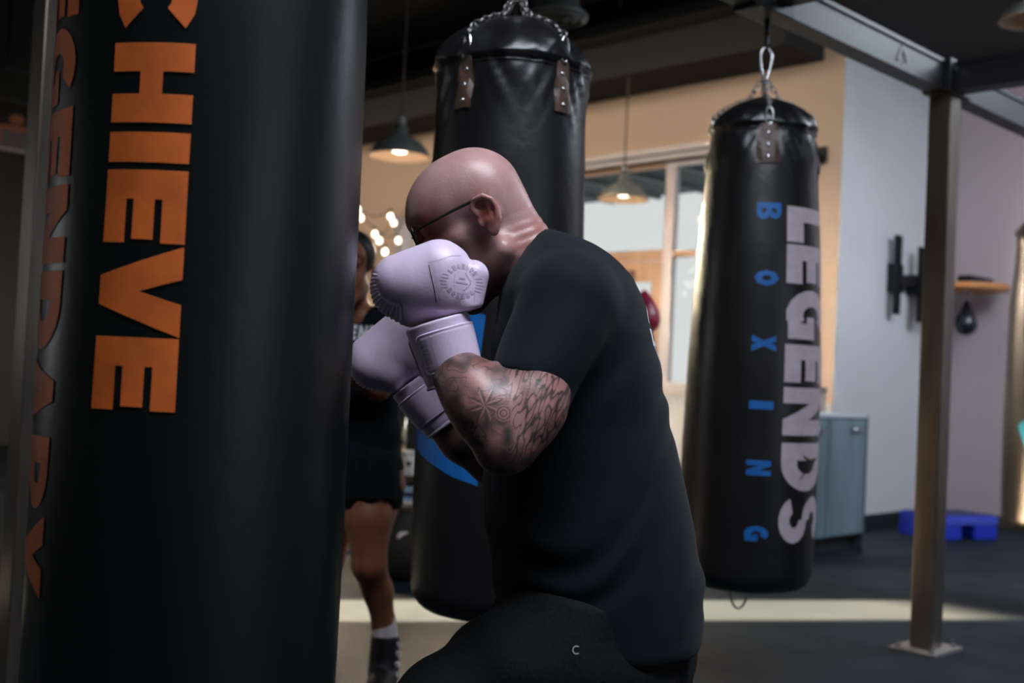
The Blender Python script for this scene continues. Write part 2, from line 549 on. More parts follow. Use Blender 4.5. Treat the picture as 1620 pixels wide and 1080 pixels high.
S_ = .30   # stem width of the heavy face
GL = {
    'I': [rect(.0, 0, 1, 1)],
    'L': [rect(0, 0, .42, 1), rect(.42, 0, 1, .30)],
    'H': [rect(0, 0, .36, 1), rect(.64, 0, 1, 1), rect(.36, .36, .64, .64)],
    'E': [rect(0, 0, .40, 1), rect(.40, 0, 1, .28), rect(.40, .37, .95, .63), rect(.40, .72, 1, 1)],
    'F': [rect(0, 0, .4, 1), rect(.4, .4, .9, .64), rect(.4, .74, 1, 1)],
    'V': [quad((0, 1), (.36, 1), (.66, 0), (.34, 0)), quad((1, 1), (.64, 1), (.40, .12), (.66, 0))],
    'N': [rect(0, 0, .33, 1), rect(.67, 0, 1, 1), quad((0, 1), (.33, 1), (1, 0), (.67, 0))],
    'C': [arc(.52, .5, .52, .5, .17, .2, 48, 312)],
    'G': [arc(.52, .5, .52, .5, .19, .2, 52, 300), rect(.55, .38, 1, .56), rect(.68, .04, 1, .5)],
    'D': [rect(0, 0, .36, 1), arc(.42, .5, .58, .5, .22, .22, -90, 90), rect(.34, 0, .44, .28), rect(.34, .72, .44, 1)],
    'O': [arc(.5, .5, .5, .5, .17, .2, 0, 360)],
    'A': [quad((0, 0), (.34, 0), (.62, 1), (.36, 1)), quad((.66, 0), (1, 0), (.64, 1), (.40, 1)), rect(.25, .2, .75, .42)],
    'R': [rect(0, 0, .36, 1), arc(.46, .7, .52, .3, .18, .10, -90, 90), rect(.34, .8, .48, 1), rect(.34, .4, .48, .6),
          quad((.40, .42), (.72, .42), (1, 0), (.64, 0))],
    'Y': [quad((0, 1), (.36, 1), (.66, .42), (.34, .42)), quad((1, 1), (.64, 1), (.36, .42), (.66, .42)), rect(.33, 0, .67, .46)],
    'S': [arc(.5, .72, .5, .28, .16, .09, 20, 270), arc(.5, .28, .5, .28, .16, .09, -160, 90), ],
    'B': [rect(0, 0, .34, 1), arc(.5, .74, .45, .26, .14, .08, -90, 90), arc(.5, .27, .5, .27, .15, .08, -90, 90),
          rect(.3, 0, .5, .19), rect(.3, .40, .5, .60), rect(.3, .81, .5, 1)],
    'X': [quad((0, 0), (.36, 0), (1, 1), (.64, 1)), quad((.64, 0), (1, 0), (.36, 1), (0, 1))],
}


def patches_to(mb, patches, fn, n=10, m=10):
    for f in patches:
        vs = [fn(*f(i / n, j / m)) for i in range(n + 1) for j in range(m + 1)]
        fs = [(i * (m + 1) + j, (i + 1) * (m + 1) + j, (i + 1) * (m + 1) + j + 1, i * (m + 1) + j + 1) for i in range(n) for j in range(m)]
        mb.add(vs, fs)


# ------------------------------------------------------------------ punching bags
class Bag:
    def __init__(s, x, y, zb, zt, prof, apex, name, label, vin, straps, seed=0., fold=1., sw=.034):
        s.sw = sw
        s.c = Vector((x, y, 0))
        s.zb, s.zt, s.apex, s.seed, s.fold = zb, zt, apex, seed, fold
        s.pz, s.pr = [p[0] for p in prof], [p[1] for p in prof]
        s.straps = straps
        s.root = tag(empty(name, (x, y, zb)), label, 'punching bag', 'black punching bags hanging from the steel rig')
        n, vs, fs = 120, [], []
        zs = []
        rb = s.R(zb + .05)
        for k in range(9):                                   # rounded bottom
            q = PI / 2 * k / 8
            zs.append((zb + .07 * (1 - math.sin(q)) if k < 8 else zb, None, q))
        rows = [(rb * .05, zb + .004)] + [(rb - .07 + .07 * math.sin(PI / 2 * k / 8), zb + .07 - .07 * math.cos(PI / 2 * k / 8)) for k in range(9)]
        body = [(None, zb + .07 + (zt - zb - .07) * k / 60) for k in range(1, 61)]
        top = []
        for k in range(1, 25):
            t = k / 24
            r = s.R(zt) * max(1 - t ** 2, 0) ** .8 + .012
            top.append((r, zt + (apex - zt) * t))
        for (r, z) in rows + body + top:
            for j in range(n):
                th = 2 * PI * j / n
                vs.append(s.pt(th, z, 0, r))
        N = len(rows + body + top)
        for i in range(N - 1):
            for j in range(n):
                a, b = i * n + j, i * n + (j + 1) % n
                fs.append((a, b, b + n, a + n))
        fs.append(tuple(range(n - 1, -1, -1)))
        fs.append(tuple((N - 1) * n + j for j in range(n)))
        mb = MB().add(vs, fs)
        s.body = s.ch('bag_body', mb, vin, smooth=True)
        # seam band under the gathered top
        s.ch('top_seam', s.ring(zt - .012, -.0005, .003), vin, smooth=True)
        s.hardware()

    def ch(s, name, mb, m, smooth=False, parent=None):
        # bag geometry is made round the bag's own axis, then set down under its root
        o = link(name, mb.mesh(name), m, parent or s.root, smooth)
        if parent is None:
            o.location = (0, 0, -s.zb)
        return o

    def R(s, z):
        return float(np.interp(z, s.pz, s.pr))

    def topr(s, t):
        return s.R(s.zt) * max(1 - t ** 2, 0) ** .8 + .012

    def pt(s, th, z, off=0., r=None):
        base = s.R(z) if r is None else r
        e = s.seed
        k = 1 + .010 * math.sin(2 * th + 3.1 * z + e) + .007 * math.sin(3 * th - 5.3 * z + 2 * e) + .004 * math.sin(9 * z + th + e)
        z2 = z
        d = z - s.zt
        if d > -.22:                                          # folds drawn towards the straps
            g = math.exp(-((d + .02) / .075) ** 2) * s.fold
            g2 = math.exp(-((d + .05) / .085) ** 2) * s.fold
            w = 0.
            for st in s.straps:
                a = math.atan2(math.sin(th - st), math.cos(th - st))
                w += math.exp(-(a / .30) ** 2)
                k += g2 * .020 * math.sin(26 * abs(a) + 70 * d) * math.exp(-(a / .6) ** 2) * min(abs(a) / .2, 1)
            k += g * (.030 * (1 - min(w, 1)) - .020 * min(w, 1)) + g * .010 * math.sin(13 * th + 55 * z + e)
            if d > 0:
                f = min(d / .05, 1)
                k += f * s.fold * .035 * math.sin(4 * (th - s.straps[0]) + PI) + f * s.fold * .02 * math.sin(11 * th + e)
        rr = base * k + off
        return Vector((rr * math.sin(th), -rr * math.cos(th), z2))

    def ring(s, z, off, w):
        mb, n = MB(), 96
        mb.tube([s.pt(2 * PI * j / n, z, off) for j in range(n)], w, 6, close=True)
        return mb

    def word(s, text, th0, height, cells, m, name='lettering', off=.0012, n=8):
        """text runs down the bag; letter feet at angle th0, heads `height` metres round to the right"""
        for chx, (za, zb_) in zip(text, cells):
            mb = MB()
            rad = s.R((za + zb_) / 2)
            fn = lambda x, y: s.pt(th0 + y * height / rad, za + (zb_ - za) * x, off)
            patches_to(mb, GL[chx], fn, n, n + 4)
            s.ch('letter', mb, m, smooth=True)

    def poly(s, patches, m, name, off=.0012, n=14):
        mb = MB()
        patches_to(mb, patches, lambda x, y: s.pt(x, y, off), n, n)
        return s.ch(name, mb, m, smooth=True)

    def hardware(s):
        ztop = ZB - .012
        # four leather straps with rivets, each with its chain up to the carabiner
        zh = s.apex + .055
        for st in s.straps:
            rad = s.R(s.zt)
            mb = MB()
            w, t = s.sw, .0045
            rows = 7
            vs, fs = [], []
            for i in range(rows + 1):
                z = s.zt + .005 - .135 * i / rows
                wi = w * (.72 + .28 * min(i / 3, 1))
                for (a, o) in ((-wi, .001), (-wi * .5, t), (wi * .5, t), (wi, .001)):
                    vs.append(s.pt(st + a / rad, z, o + .002))
            for i in range(rows):
                for j in range(3):
                    fs.append((i * 4 + j, i * 4 + j + 1, i * 4 + j + 5, i * 4 + j + 4))
            fs += [(3, 2, 1, 0), tuple(rows * 4 + j for j in range(4))]
            so_ = s.ch('strap', mb.add(vs, fs), M_STRAP)
            for z in (s.zt - .03, s.zt - .07, s.zt - .11):
                c = s.pt(st, z, .006)
                nrm = Vector((math.sin(st), -math.cos(st), 0))
                s.ch('rivet', MB().tube([c, c + nrm * .002, c + nrm * .0035], [.0065, .006, .003], 8), M_CHROME, parent=so_, smooth=True)
            # hook and chain
            p0 = s.pt(st, s.zt - .004, .010)
            p1 = s.pt(st, s.zt + (s.apex - s.zt) * .42, .013, s.topr(.42))
            hook = MB()
            e = Vector((math.cos(st), math.sin(st), 0))
            pts = []
            for k in range(12):
                q = 2 * PI * k / 12
                pts.append((p0 + p1) / 2 + (p1 - p0) * .5 * math.cos(q) + e * .012 * math.sin(q))
            hook.tube(pts, .0038, 6, close=True)
            s.ch('snap_hook', hook, M_CHROME, smooth=True)
            end = Vector((.014 * math.sin(st), -.014 * math.cos(st), zh))
            path = [p1] + [s.pt(st, s.zt + (s.apex - s.zt) * t, .012, s.topr(t)) for t in (.5, .62, .74, .86, .95)] + [end]
            s.ch('chain', chain(path), M_CHROMED, smooth=True)
        # carabiner and swivel eye
        cz0, cz1 = zh - .008, zh + .115
        mb = MB()
        pts = []
        for k in range(20):
            q = 2 * PI * k / 20
            wdt = .017 + .010 * math.cos(q)
            pts.append(Vector((wdt * math.sin(q), 0, (cz0 + cz1) / 2 + (cz1 - cz0) / 2 * math.cos(q))))
        mb.tube(pts, .0055, 8, close=True)
        s.ch('carabiner', mb, M_CHROME, smooth=True)
        mb = MB()
        ez = cz1 + .015
        top = ztop
        pts = [Vector((0, .017 * math.sin(2 * PI * k / 14), ez + (.5 * (top - ez) + .02) * 0 + .028 * math.cos(2 * PI * k / 14))) for k in range(14)]
        mb.tube(pts, .0055, 8, close=True)
        mb.tube([(0, 0, ez + .024), (0, 0, max(top, ez + .03))], .009, 8)
        s.ch('swivel_eye', mb, M_DARKST, smooth=True)


def chain(path):
    """interlocking oval links along a path"""
    mb = MB()
    L = [0.]
    for a, b in zip(path[:-1], path[1:]):
        L.append(L[-1] + (b - a).length)
    n = max(3, int(L[-1] / .019))
    xs = np.array([[*p] for p in path])
    for i in range(n):
        d = (i + .5) * L[-1] / n
        c = Vector([float(np.interp(d, L, xs[:, k])) for k in range(3)])
        c2 = Vector([float(np.interp(min(d + .008, L[-1]), L, xs[:, k])) for k in range(3)])
        t = (c2 - c)
        t = t.normalized() if t.length > 1e-6 else Vector((0, 0, 1))
        e1 = t.orthogonal().normalized()
        e2 = t.cross(e1)
        w = e1 if i % 2 else e2
        mb.tube([c + t * .0135 * math.cos(2 * PI * k / 10) + w * .0085 * math.sin(2 * PI * k / 10) for k in range(10)], .0028, 5, close=True)
    return mb


def cells(ys, Y):
    return [(at(400, a, Y).z, at(400, b, Y).z) for a, b in ys]


# --- near left bag with the orange words
bagA = Bag(-.4275, 1.565, .40, 1.90, [(.4, .207), (1.0, .2055), (1.5, .2045), (1.9, .195)], 2.02, 'heavy_bag',
           'huge black punching bag with orange lettering nearest the camera', M_VINYL, [R_(20), R_(110), R_(200), R_(290)], .4)
zc = lambda ya, yb, Y, x: (at(x, ya, Y).z, at(x, yb, Y).z)
bagA.word('ACHIEVE', R_(-20.7), .1037, [(1.665, 1.575), (1.538, 1.4353), (1.4307, 1.3332), (1.3217, 1.285), (1.2759, 1.1876), (1.1845, 1.0755), (1.074, .9866)], M_ORANGE, n=12)
bagA.word('LEGENDARY', R_(-69.5), .1037, [(1.66, 1.575), (1.560, 1.475), (1.4651, 1.3671), (1.359, 1.2721), (1.2616, 1.1633), (1.1538, 1.0545), (1.049, .9575), (.9465, .8541),
                                       (.8494, .7489)], M_ORANGE, n=12)

# --- bag behind the man with the blue emblem
bagB = Bag(-.030, 3.0, .43, 1.845, [(.43, .205), (.7, .207), (1.2, .208), (1.6, .204), (1.845, .194)], 2.0, 'heavy_bag',
           'black punching bag hanging directly behind the bald man', M_VINYL2, [R_(-38), R_(40), R_(142), R_(218)], 1.7, 1.5, .026)


def th_of(bag, px, Yc, R, cx):
    s = max(-1, min(1, (px - cx) / (FPX * R / Yc)))
    return math.asin(s)


def emblem(bag, pts_px, cxf, Yc, m, name='emblem'):
    """fan of patches from a photo outline, turned into bag angle and height"""
    P = []
    for (x, y) in pts_px:
        cx = cxf(y)
        z = at(x, y, Yc - .17).z
        P.append((th_of(bag, x, Yc - .01, bag.R(z), cx), z))
    c = (sum(p[0] for p in P) / len(P), sum(p[1] for p in P) / len(P))
    pts = []
    for i in range(len(P)):
        a, b = P[i], P[(i + 1) % len(P)]
        pts.append(quad(c, a, b, c))
    return bag.poly(pts, m, name, n=10)


emblem(bagB, [(742, 490), (776, 500), (768, 560), (764, 660), (763, 767), (724, 753), (688, 731), (668, 711), (667, 692), (680, 655), (700, 590)],
       lambda y: 808 - .047 * (y - 300), 3.0, M_BLUEP)

# --- bag on the right with the club's name
bagC = Bag(.809, 3.80, .39, 1.895, [(.39, .214), (.8, .221), (1.1, .217), (1.5, .203), (1.8, .184), (1.895, .168)], 2.02, 'heavy_bag',
           'black punching bag with white and blue lettering right of the man', M_VINYL2, [R_(-6), R_(84), R_(174), R_(264)], 2.9, 1.2)
YC = 3.60
bagC.word('LEGENDS', R_(14), .215, [zc(a, b, YC, 1240) for a, b in ((324, 381), (385, 447), (456, 535), (544, 604), (612, 688), (700, 777), (786, 860))], M_WHITEP, n=12)
bagC.word('BOXING', R_(-14.4), .077, [zc(a, b, 3.585, 1205) for a, b in ((318, 345), (426, 451), (530, 555), (634, 647), (728, 752), (832, 856))], M_BLUEP, n=8)
# leaping figure cut out of the D
fz = lambda px, py: (R_(14) + (px - 1235) / 66 * .215 * .98 / .222, at(1260, py, YC).z)
fig = []
for a, b, w0, w1 in (((1262, 722), (1276, 730), 1.5, 2.5), ((1276, 730), (1286, 727), 3, 3), ((1284, 728), (1276, 740), 4, 4), ((1276, 738), (1264, 750), 3, 2),
                     ((1264, 750), (1259, 760), 2, 1.2), ((1286, 730), (1294, 724), 2, 1.5)):
    a0, a1 = fz(a[0], a[1] - w0), fz(a[0], a[1] + w0)
    b0, b1 = fz(b[0], b[1] - w1), fz(b[0], b[1] + w1)
    fig.append(quad(a0, b0, b1, a1))
bagC.poly(fig, M_VINYL2, 'emblem', off=.0020, n=4)
# bottom ring
rg = MB()
cz = .39
rg.tube([(-.045 - .028 * math.cos(PI * k / 12), -.13, cz + .010 - .062 * math.sin(PI * k / 12)) for k in range(13)], .0035, 8)
bagC.ch('bottom_ring', rg, M_CHROMED, smooth=True)

# --- bag at the right edge of the picture
bagD = Bag(2.735, 5.75, .39, 1.88, [(.39, .215), (.9, .222), (1.5, .212), (1.88, .18)], 2.02, 'heavy_bag',
           'black punching bag with cyan emblem at the right edge beyond the post', M_VINYL2, [R_(30), R_(120), R_(210), R_(300)], 4.1)
emblem(bagD, [(1592, 672), (1600, 662), (1620, 650), (1660, 640), (1650, 665), (1632, 690), (1618, 715), (1609, 752), (1600, 720), (1594, 690)],
       lambda y: 1664 - .047 * (y - 500), 5.75, M_CYANP)


# ------------------------------------------------------------------ implicit surfaces for bodies, clothes and gloves
def V3(p):
    return np.array([p[0], p[1], p[2]], dtype=np.float32)


def rcone(P, a, b, ra, rb):
    a, b = V3(a), V3(b)
    ba = b - a
    X, Y, Z = P[0] - a[0], P[1] - a[1], P[2] - a[2]
    t = np.clip((X * ba[0] + Y * ba[1] + Z * ba[2]) / float(ba @ ba), 0, 1)
    return np.sqrt((X - t * ba[0]) ** 2 + (Y - t * ba[1]) ** 2 + (Z - t * ba[2]) ** 2) - (ra + t * (rb - ra))


def chainc(P, pts, k=.02):
    """rounded cones through (point, radius) pairs"""
    d = None
    for (a, ra), (b, rb) in zip(pts[:-1], pts[1:]):
        e = rcone(P, a, b, ra, rb)
        d = e if d is None else smin(d, e, k)
    return d


def ell(P, c, r, M=None):
    c = V3(c)
    X, Y, Z = P[0] - c[0], P[1] - c[1], P[2] - c[2]
    if M is not None:
        X, Y, Z = (M[0][0] * X + M[0][1] * Y + M[0][2] * Z, M[1][0] * X + M[1][1] * Y + M[1][2] * Z, M[2][0] * X + M[2][1] * Y + M[2][2] * Z)
    k0 = np.sqrt((X / r[0]) ** 2 + (Y / r[1]) ** 2 + (Z / r[2]) ** 2)
    k1 = np.sqrt((X / r[0] ** 2) ** 2 + (Y / r[1] ** 2) ** 2 + (Z / r[2] ** 2) ** 2) + 1e-6
    return k0 * (k0 - 1) / k1


def smin(a, b, k):
    h = np.clip(.5 + .5 * (b - a) / k, 0, 1)
    return b * (1 - h) + a * h - k * h * (1 - h)


def smax(a, b, k):
    return -smin(-a, -b, k)


def plane(P, pt, n):
    pt, n = V3(pt), V3(n)
    n = n / np.linalg.norm(n)
    return (P[0] - pt[0]) * n[0] + (P[1] - pt[1]) * n[1] + (P[2] - pt[2]) * n[2]


def loft(P, rows):
    """elliptical slices (z, cx, cy, rx, ry) joined along z"""
    rows = sorted(rows)
    zs = [r[0] for r in rows]
    Z = P[2]
    g = [np.interp(Z, zs, [r[i] for r in rows]).astype(np.float32) for i in (1, 2, 3, 4)]
    X, Y = (P[0] - g[0]), (P[1] - g[1])
    k0 = np.sqrt((X / g[2]) ** 2 + (Y / g[3]) ** 2)
    k1 = np.sqrt((X / g[2] ** 2) ** 2 + (Y / g[3] ** 2) ** 2) + 1e-6
    d = k0 * (k0 - 1) / k1
    return np.maximum(np.maximum(d, zs[0] - Z), Z - zs[-1])


def surface(fn, lo, hi, h, name):
    """mesh of fn = 0 (dual grid)"""
    lo = np.array(lo, np.float32)
    n = [int((hi[i] - lo[i]) / h) + 2 for i in range(3)]
    ax = [lo[i] + h * np.arange(n[i], dtype=np.float32) for i in range(3)]
    P = np.meshgrid(*ax, indexing='ij')
    F = fn(P).astype(np.float32)
    F[0], F[-1], F[:, 0], F[:, -1], F[:, :, 0], F[:, :, -1] = (1,) * 6
    S = F < 0
    cnt = np.zeros([k - 1 for k in n], np.int8)
    offs = [(i, j, k) for i in (0, 1) for j in (0, 1) for k in (0, 1)]
    for (i, j, k) in offs:
        cnt += S[i:n[0] - 1 + i, j:n[1] - 1 + j, k:n[2] - 1 + k]
    idx = np.argwhere((cnt > 0) & (cnt < 8))
    acc = np.zeros((len(idx), 3), np.float32)
    num = np.zeros(len(idx), np.float32)
    for a in offs:
        for axis in range(3):
            if a[axis] == 1:
                continue
            b = list(a)
            b[axis] = 1
            va = F[idx[:, 0] + a[0], idx[:, 1] + a[1], idx[:, 2] + a[2]]
            vb = F[idx[:, 0] + b[0], idx[:, 1] + b[1], idx[:, 2] + b[2]]
            cr = (va < 0) != (vb < 0)
            t = np.where(cr, va / np.where(cr, va - vb, 1), 0)
            p = np.array(a, np.float32)[None, :] * np.ones((len(idx), 1), np.float32)
            p[:, axis] += t
            acc += p * cr[:, None]
            num += cr
    verts = lo + (idx + acc / np.maximum(num, 1)[:, None]) * h
    vid = -np.ones(cnt.shape, np.int64)
    vid[idx[:, 0], idx[:, 1], idx[:, 2]] = np.arange(len(idx))
    faces = []
    for axis in range(3):
        o1, o2 = [i for i in range(3) if i != axis]
        sa = [slice(None)] * 3
        sb = [slice(None)] * 3
        sa[axis], sb[axis] = slice(0, -1), slice(1, None)
        e = np.argwhere(S[tuple(sa)] != S[tuple(sb)])
        e = e[(e[:, o1] > 0) & (e[:, o2] > 0) & (e[:, o1] < n[o1] - 1) & (e[:, o2] < n[o2] - 1)]
        q = []
        for (d1, d2) in ((-1, -1), (0, -1), (0, 0), (-1, 0)):
            c = e.copy()
            c[:, o1] += d1
            c[:, o2] += d2
            q.append(vid[c[:, 0], c[:, 1], c[:, 2]])
        q = np.stack(q, 1)
        ins = S[e[:, 0], e[:, 1], e[:, 2]]
        flip = ins if axis != 1 else ~ins
        q = np.where(flip[:, None], q, q[:, ::-1])
        faces.append(q)
    faces = np.concatenate(faces)
    me = bpy.data.meshes.new(name)
    me.vertices.add(len(verts))
    me.vertices.foreach_set('co', verts.astype(np.float32).ravel())
    me.loops.add(len(faces) * 4)
    me.loops.foreach_set('vertex_index', faces.astype(np.int32).ravel())
    me.polygons.add(len(faces))
    me.polygons.foreach_set('loop_start', np.arange(0, len(faces) * 4, 4, dtype=np.int32))
    me.polygons.foreach_set('use_smooth', np.ones(len(faces), bool))
    me.update(calc_edges=True)
    me.validate()
    return me


def co(me):
    a = np.empty(len(me.vertices) * 3, np.float32)
    me.vertices.foreach_get('co', a)
    return a.reshape(-1, 3)


def attr(me, name, vals):
    a = me.attributes.new(name, 'FLOAT', 'POINT')
    a.data.foreach_set('value', np.asarray(vals, np.float32))


def merge(meshes, name):
    bm = bmesh.new()
    for me in meshes:
        bm.from_mesh(me)
    out = bpy.data.meshes.new(name)
    bm.to_mesh(out)
    bm.free()
    out.polygons.foreach_set('use_smooth', [True] * len(out.polygons))
    return out


def bvh(me):
    return BVHTree.FromPolygons([v.co.copy() for v in me.vertices], [tuple(p.vertices) for p in me.polygons])


def decal(patches, tree, origin, direction, off, n=6, m=6):
    """lay flat print onto a surface: origin(x, y) -> ray start"""
    mb = MB()
    d = Vector(direction).normalized()
    for f in patches:
        vs, ok = [], True
        for i in range(n + 1):
            for j in range(m + 1):
                h = tree.ray_cast(origin(*f(i / n, j / m)), d)
                if h[0] is None:
                    ok = False
                    vs.append(Vector((0, 0, 0)))
                else:
                    vs.append(h[0] + h[1] * off if h[1].dot(d) < 0 else h[0] - h[1] * off)
        if ok:
            mb.add(vs, [(i * (m + 1) + j, (i + 1) * (m + 1) + j, (i + 1) * (m + 1) + j + 1, i * (m + 1) + j + 1) for i in range(n) for j in range(m)])
    return mb


def stroke(a, b, w):
    a, b = Vector(a), Vector(b)
    n = (b - a).orthogonal().normalized() * w if len(a) == 3 else Vector((-(b - a).y, (b - a).x)).normalized() * w
    return quad(a - n, b - n, b + n, a + n)


# ------------------------------------------------------------------ the man
MY = 1.97                                                     # depth of his spine
man_skin_v = {}


def skin_mat(name, base, red, dark, rough=.42, ink_shade=True):
    m = bpy.data.materials.new(name)
    m.use_nodes = True
    nt = m.node_tree
    p = nt.nodes['Principled BSDF']
    p.inputs['Roughness'].default_value = rough
    p.inputs['Specular IOR Level'].default_value = .42
    p.inputs['Subsurface Weight'].default_value = .06
    p.inputs['Subsurface Radius'].default_value = (.012, .005, .003)
    tc = nt.nodes.new('ShaderNodeTexCoord')
    n = nt.nodes.new('ShaderNodeTexNoise')
    n.inputs['Scale'].default_value = 38
    n.inputs['Detail'].default_value = 6
    nt.links.new(tc.outputs['Object'], n.inputs['Vector'])

    def mix(fac, a, b):
        x = nt.nodes.new('ShaderNodeMix')
        x.data_type = 'RGBA'
        for s, v in ((6, a), (7, b)):
            if isinstance(v, tuple):
                x.inputs[s].default_value = (*v, 1)
            else:
                nt.links.new(v, x.inputs[s])
        nt.links.new(fac, x.inputs[0])
        return x.outputs[2]

    def at_(nm):
        a = nt.nodes.new('ShaderNodeAttribute')
        a.attribute_name = nm
        return a.outputs['Fac']
    rp = nt.nodes.new('ShaderNodeMapRange')
    rp.inputs[1].default_value, rp.inputs[2].default_value, rp.inputs[4].default_value = .3, .75, .35
    nt.links.new(n.outputs['Fac'], rp.inputs[0])
    c = mix(rp.outputs[0], base, red)
    c = mix(at_('flush'), c, red)
    c = mix(at_('stubble'), c, dark)
    if ink_shade:
        c = mix(at_('ink_shade'), c, (.020, .024, .024))
    nt.links.new(c, p.inputs['Base Color'])
    n2 = nt.nodes.new('ShaderNodeTexNoise')
    n2.inputs['Scale'].default_value = 260
    nt.links.new(tc.outputs['Object'], n2.inputs['Vector'])
    b = nt.nodes.new('ShaderNodeBump')
    b.inputs['Strength'].default_value = .18
    b.inputs['Distance'].default_value = .002
    nt.links.new(n2.outputs['Fac'], b.inputs['Height'])
    nt.links.new(b.outputs['Normal'], p.inputs['Normal'])
    return m


# head frame: x forward, y towards his left (the camera), z up
HP, HYAW = R_(27.5), R_(7)
fh = Vector((-math.cos(HYAW), math.sin(HYAW), 0))
HF = Vector((fh.x * math.cos(HP), fh.y * math.cos(HP), -math.sin(HP)))
HUp = Vector((fh.x * math.sin(HP), fh.y * math.sin(HP), math.cos(HP)))
HS = HUp.cross(HF).normalized()
if HS.y > 0:
    HS = -HS
EAR = at(775, 350, 1.885)
HSC = 1.055
HO = EAR - HS * .079 + Vector((-.005, 0, .005))
HM = np.array([[*HF], [*HS], [*HUp]], np.float32)


def to_head(P):
    X, Y, Z = P[0] - HO.x, P[1] - HO.y, P[2] - HO.z
    return [(HM[i, 0] * X + HM[i, 1] * Y + HM[i, 2] * Z) / HSC for i in range(3)]


def hw(x, y, z):
    return HO + (HF * x + HS * y + HUp * z) * HSC


def head_sdf(Q):
    """bald head in its own frame, origin between the ear canals"""
    ay = [Q[0], np.abs(Q[1]), Q[2]]
    d = ell(Q, (.028, 0, .062), (.096, .0765, .0745))
    d = smin(d, ell(Q, (.000, 0, .050), (.066, .074, .080)), .015)
    d = smin(d, ell(Q, (.062, 0, .048), (.064, .064, .056)), .02)          # forehead
    d = smin(d, ell(Q, (.045, 0, -.025), (.066, .060, .072)), .02)         # face
    d = smin(d, rcone(ay, (.000, .054, -.052), (.082, .018, -.098), .018, .021), .03)   # jaw
    d = smin(d, ell(Q, (.088, 0, -.098), (.024, .026, .020)), .015)        # chin
    d = smin(d, rcone(ay, (.055, .050, -.004), (.082, .040, -.014), .020, .018), .018)   # cheek bone
    d = smin(d, rcone(ay, (.088, .046, .052), (.113, .010, .057), .011, .013), .014)     # brow
    d = smax(d, -ell(ay, (.119, .032, .033), (.018, .020, .013)), .010)    # eye socket
    d = smin(d, ell(ay, (.097, .032, .033), (.0135, .015, .0125)), .003)   # eye
    d = smin(d, rcone(Q, (.113, 0, .042), (.135, 0, -.010), .009, .0125), .010)          # nose
    d = smin(d, ell(ay, (.122, .013, -.016), (.012, .008, .009)), .005)
    d = smin(d, rcone(ay, (.108, .0, -.046), (.097, .022, -.050), .0075, .005), .006)    # lips
    d = smin(d, rcone(ay, (.107, .0, -.060), (.097, .020, -.056), .0080, .005), .006)
    # ear
    er = None
    pts = [(.012, .080, .012), (.016, .083, .026), (.006, .088, .036), (-.010, .090, .036), (-.021, .090, .024), (-.023, .088, .008),
           (-.018, .086, -.008), (-.008, .083, -.022)]
    pts = [(a * .92, b, c * .90) for a, b, c in pts]
    for a, b in zip(pts[:-1], pts[1:]):
        e = rcone(ay, a, b, .0044, .0044)
        er = e if er is None else np.minimum(er, e)
    er = smin(er, ell(ay, (-.002, .081, -.023), (.0085, .005, .0095)), .006)              # lobe
    er = smin(er, ell(ay, (.012, .078, -.004), (.005, .006, .008)), .005)                # tragus
    fan = rcone(ay, (-.006, .083, -.010), (-.012, .085, .020), .0045, .0045)             # antihelix
    er = smin(er, fan, .005)
    plate = ell(ay, (-.006, .079, .005), (.019, .0045, .030))
    er = smin(er, plate, .004)
    er = smax(er, -ell(ay, (.002, .088, -.004), (.0105, .009, .013)), .003)              # bowl of the ear
    er = smax(er, -ell(ay, (.004, .092, .022), (.010, .006, .009)), .003)
    d = smin(d, rcone(ay, (-.006, .068, .004), (-.004, .074, -.006), .016, .014), .012)
    d = smin(d, er, .006)
    return d


NB, NT = at(842, 425, MY), at(798, 352, MY)                    # neck


def neck_sdf(P):
    d = rcone(P, NB, NT, .062, .052)
    d = smin(d, rcone(P, at(834, 398, MY), at(797, 332, MY), .045, .039), .02)          # nape
    # creases on the side of the neck
    ax = (NT - NB).normalized()
    t = (P[0] - NB.x) * ax.x + (P[1] - NB.y) * ax.y + (P[2] - NB.z) * ax.z
    w = np.exp(-((t - .055) / .03) ** 2)
    return d + w * .0006 * np.sin(t * 420 + 2.0 * np.sin(P[0] * 40))


def man_head(P):
    return smin(head_sdf(to_head(P)) * HSC, neck_sdf(P), .028)


hc = HO
head_me = surface(man_head, (hc.x - .19, hc.y - .13, hc.z - .19), (hc.x + .19, hc.y + .13, hc.z + .16), .0026, 'head')
q = co(head_me)
Q = to_head([q[:, 0], q[:, 1], q[:, 2]])
ear_m = np.exp(-(((Q[0] + .004) / .024) ** 2 + ((Q[2] - .004) / .034) ** 2)) * (np.abs(Q[1]) > .070)
face_m = np.clip((Q[0] - .045) / .05, 0, 1) * np.clip((.085 - Q[2]) / .04, 0, 1)
neck_m = np.clip((-.01 - Q[2]) / .03, 0, 1) * np.clip((.0 - Q[0]) / .03, 0, 1)
attr(head_me, 'flush', np.clip(.95 * ear_m + .85 * face_m + .45 * neck_m, 0, 1))
beard = np.clip((.002 - Q[2] - .0 * Q[0]) / .02, 0, 1) * np.clip((Q[0] - .006) / .02, 0, 1) * np.clip((.05 + Q[2] + .09) / .03, 0, 1)
attr(head_me, 'stubble', .55 * beard)
attr(head_me, 'ink_shade', np.zeros(len(q)))

# arms (skin)
SHN, SHF = at(900, 478, 1.80), at(905, 478, 2.14)
ELN, WRN = at(800, 698, 1.70), at(724, 592, 1.745)
ELF, WRF = at(778, 728, 2.12), at(690, 655, 2.08)


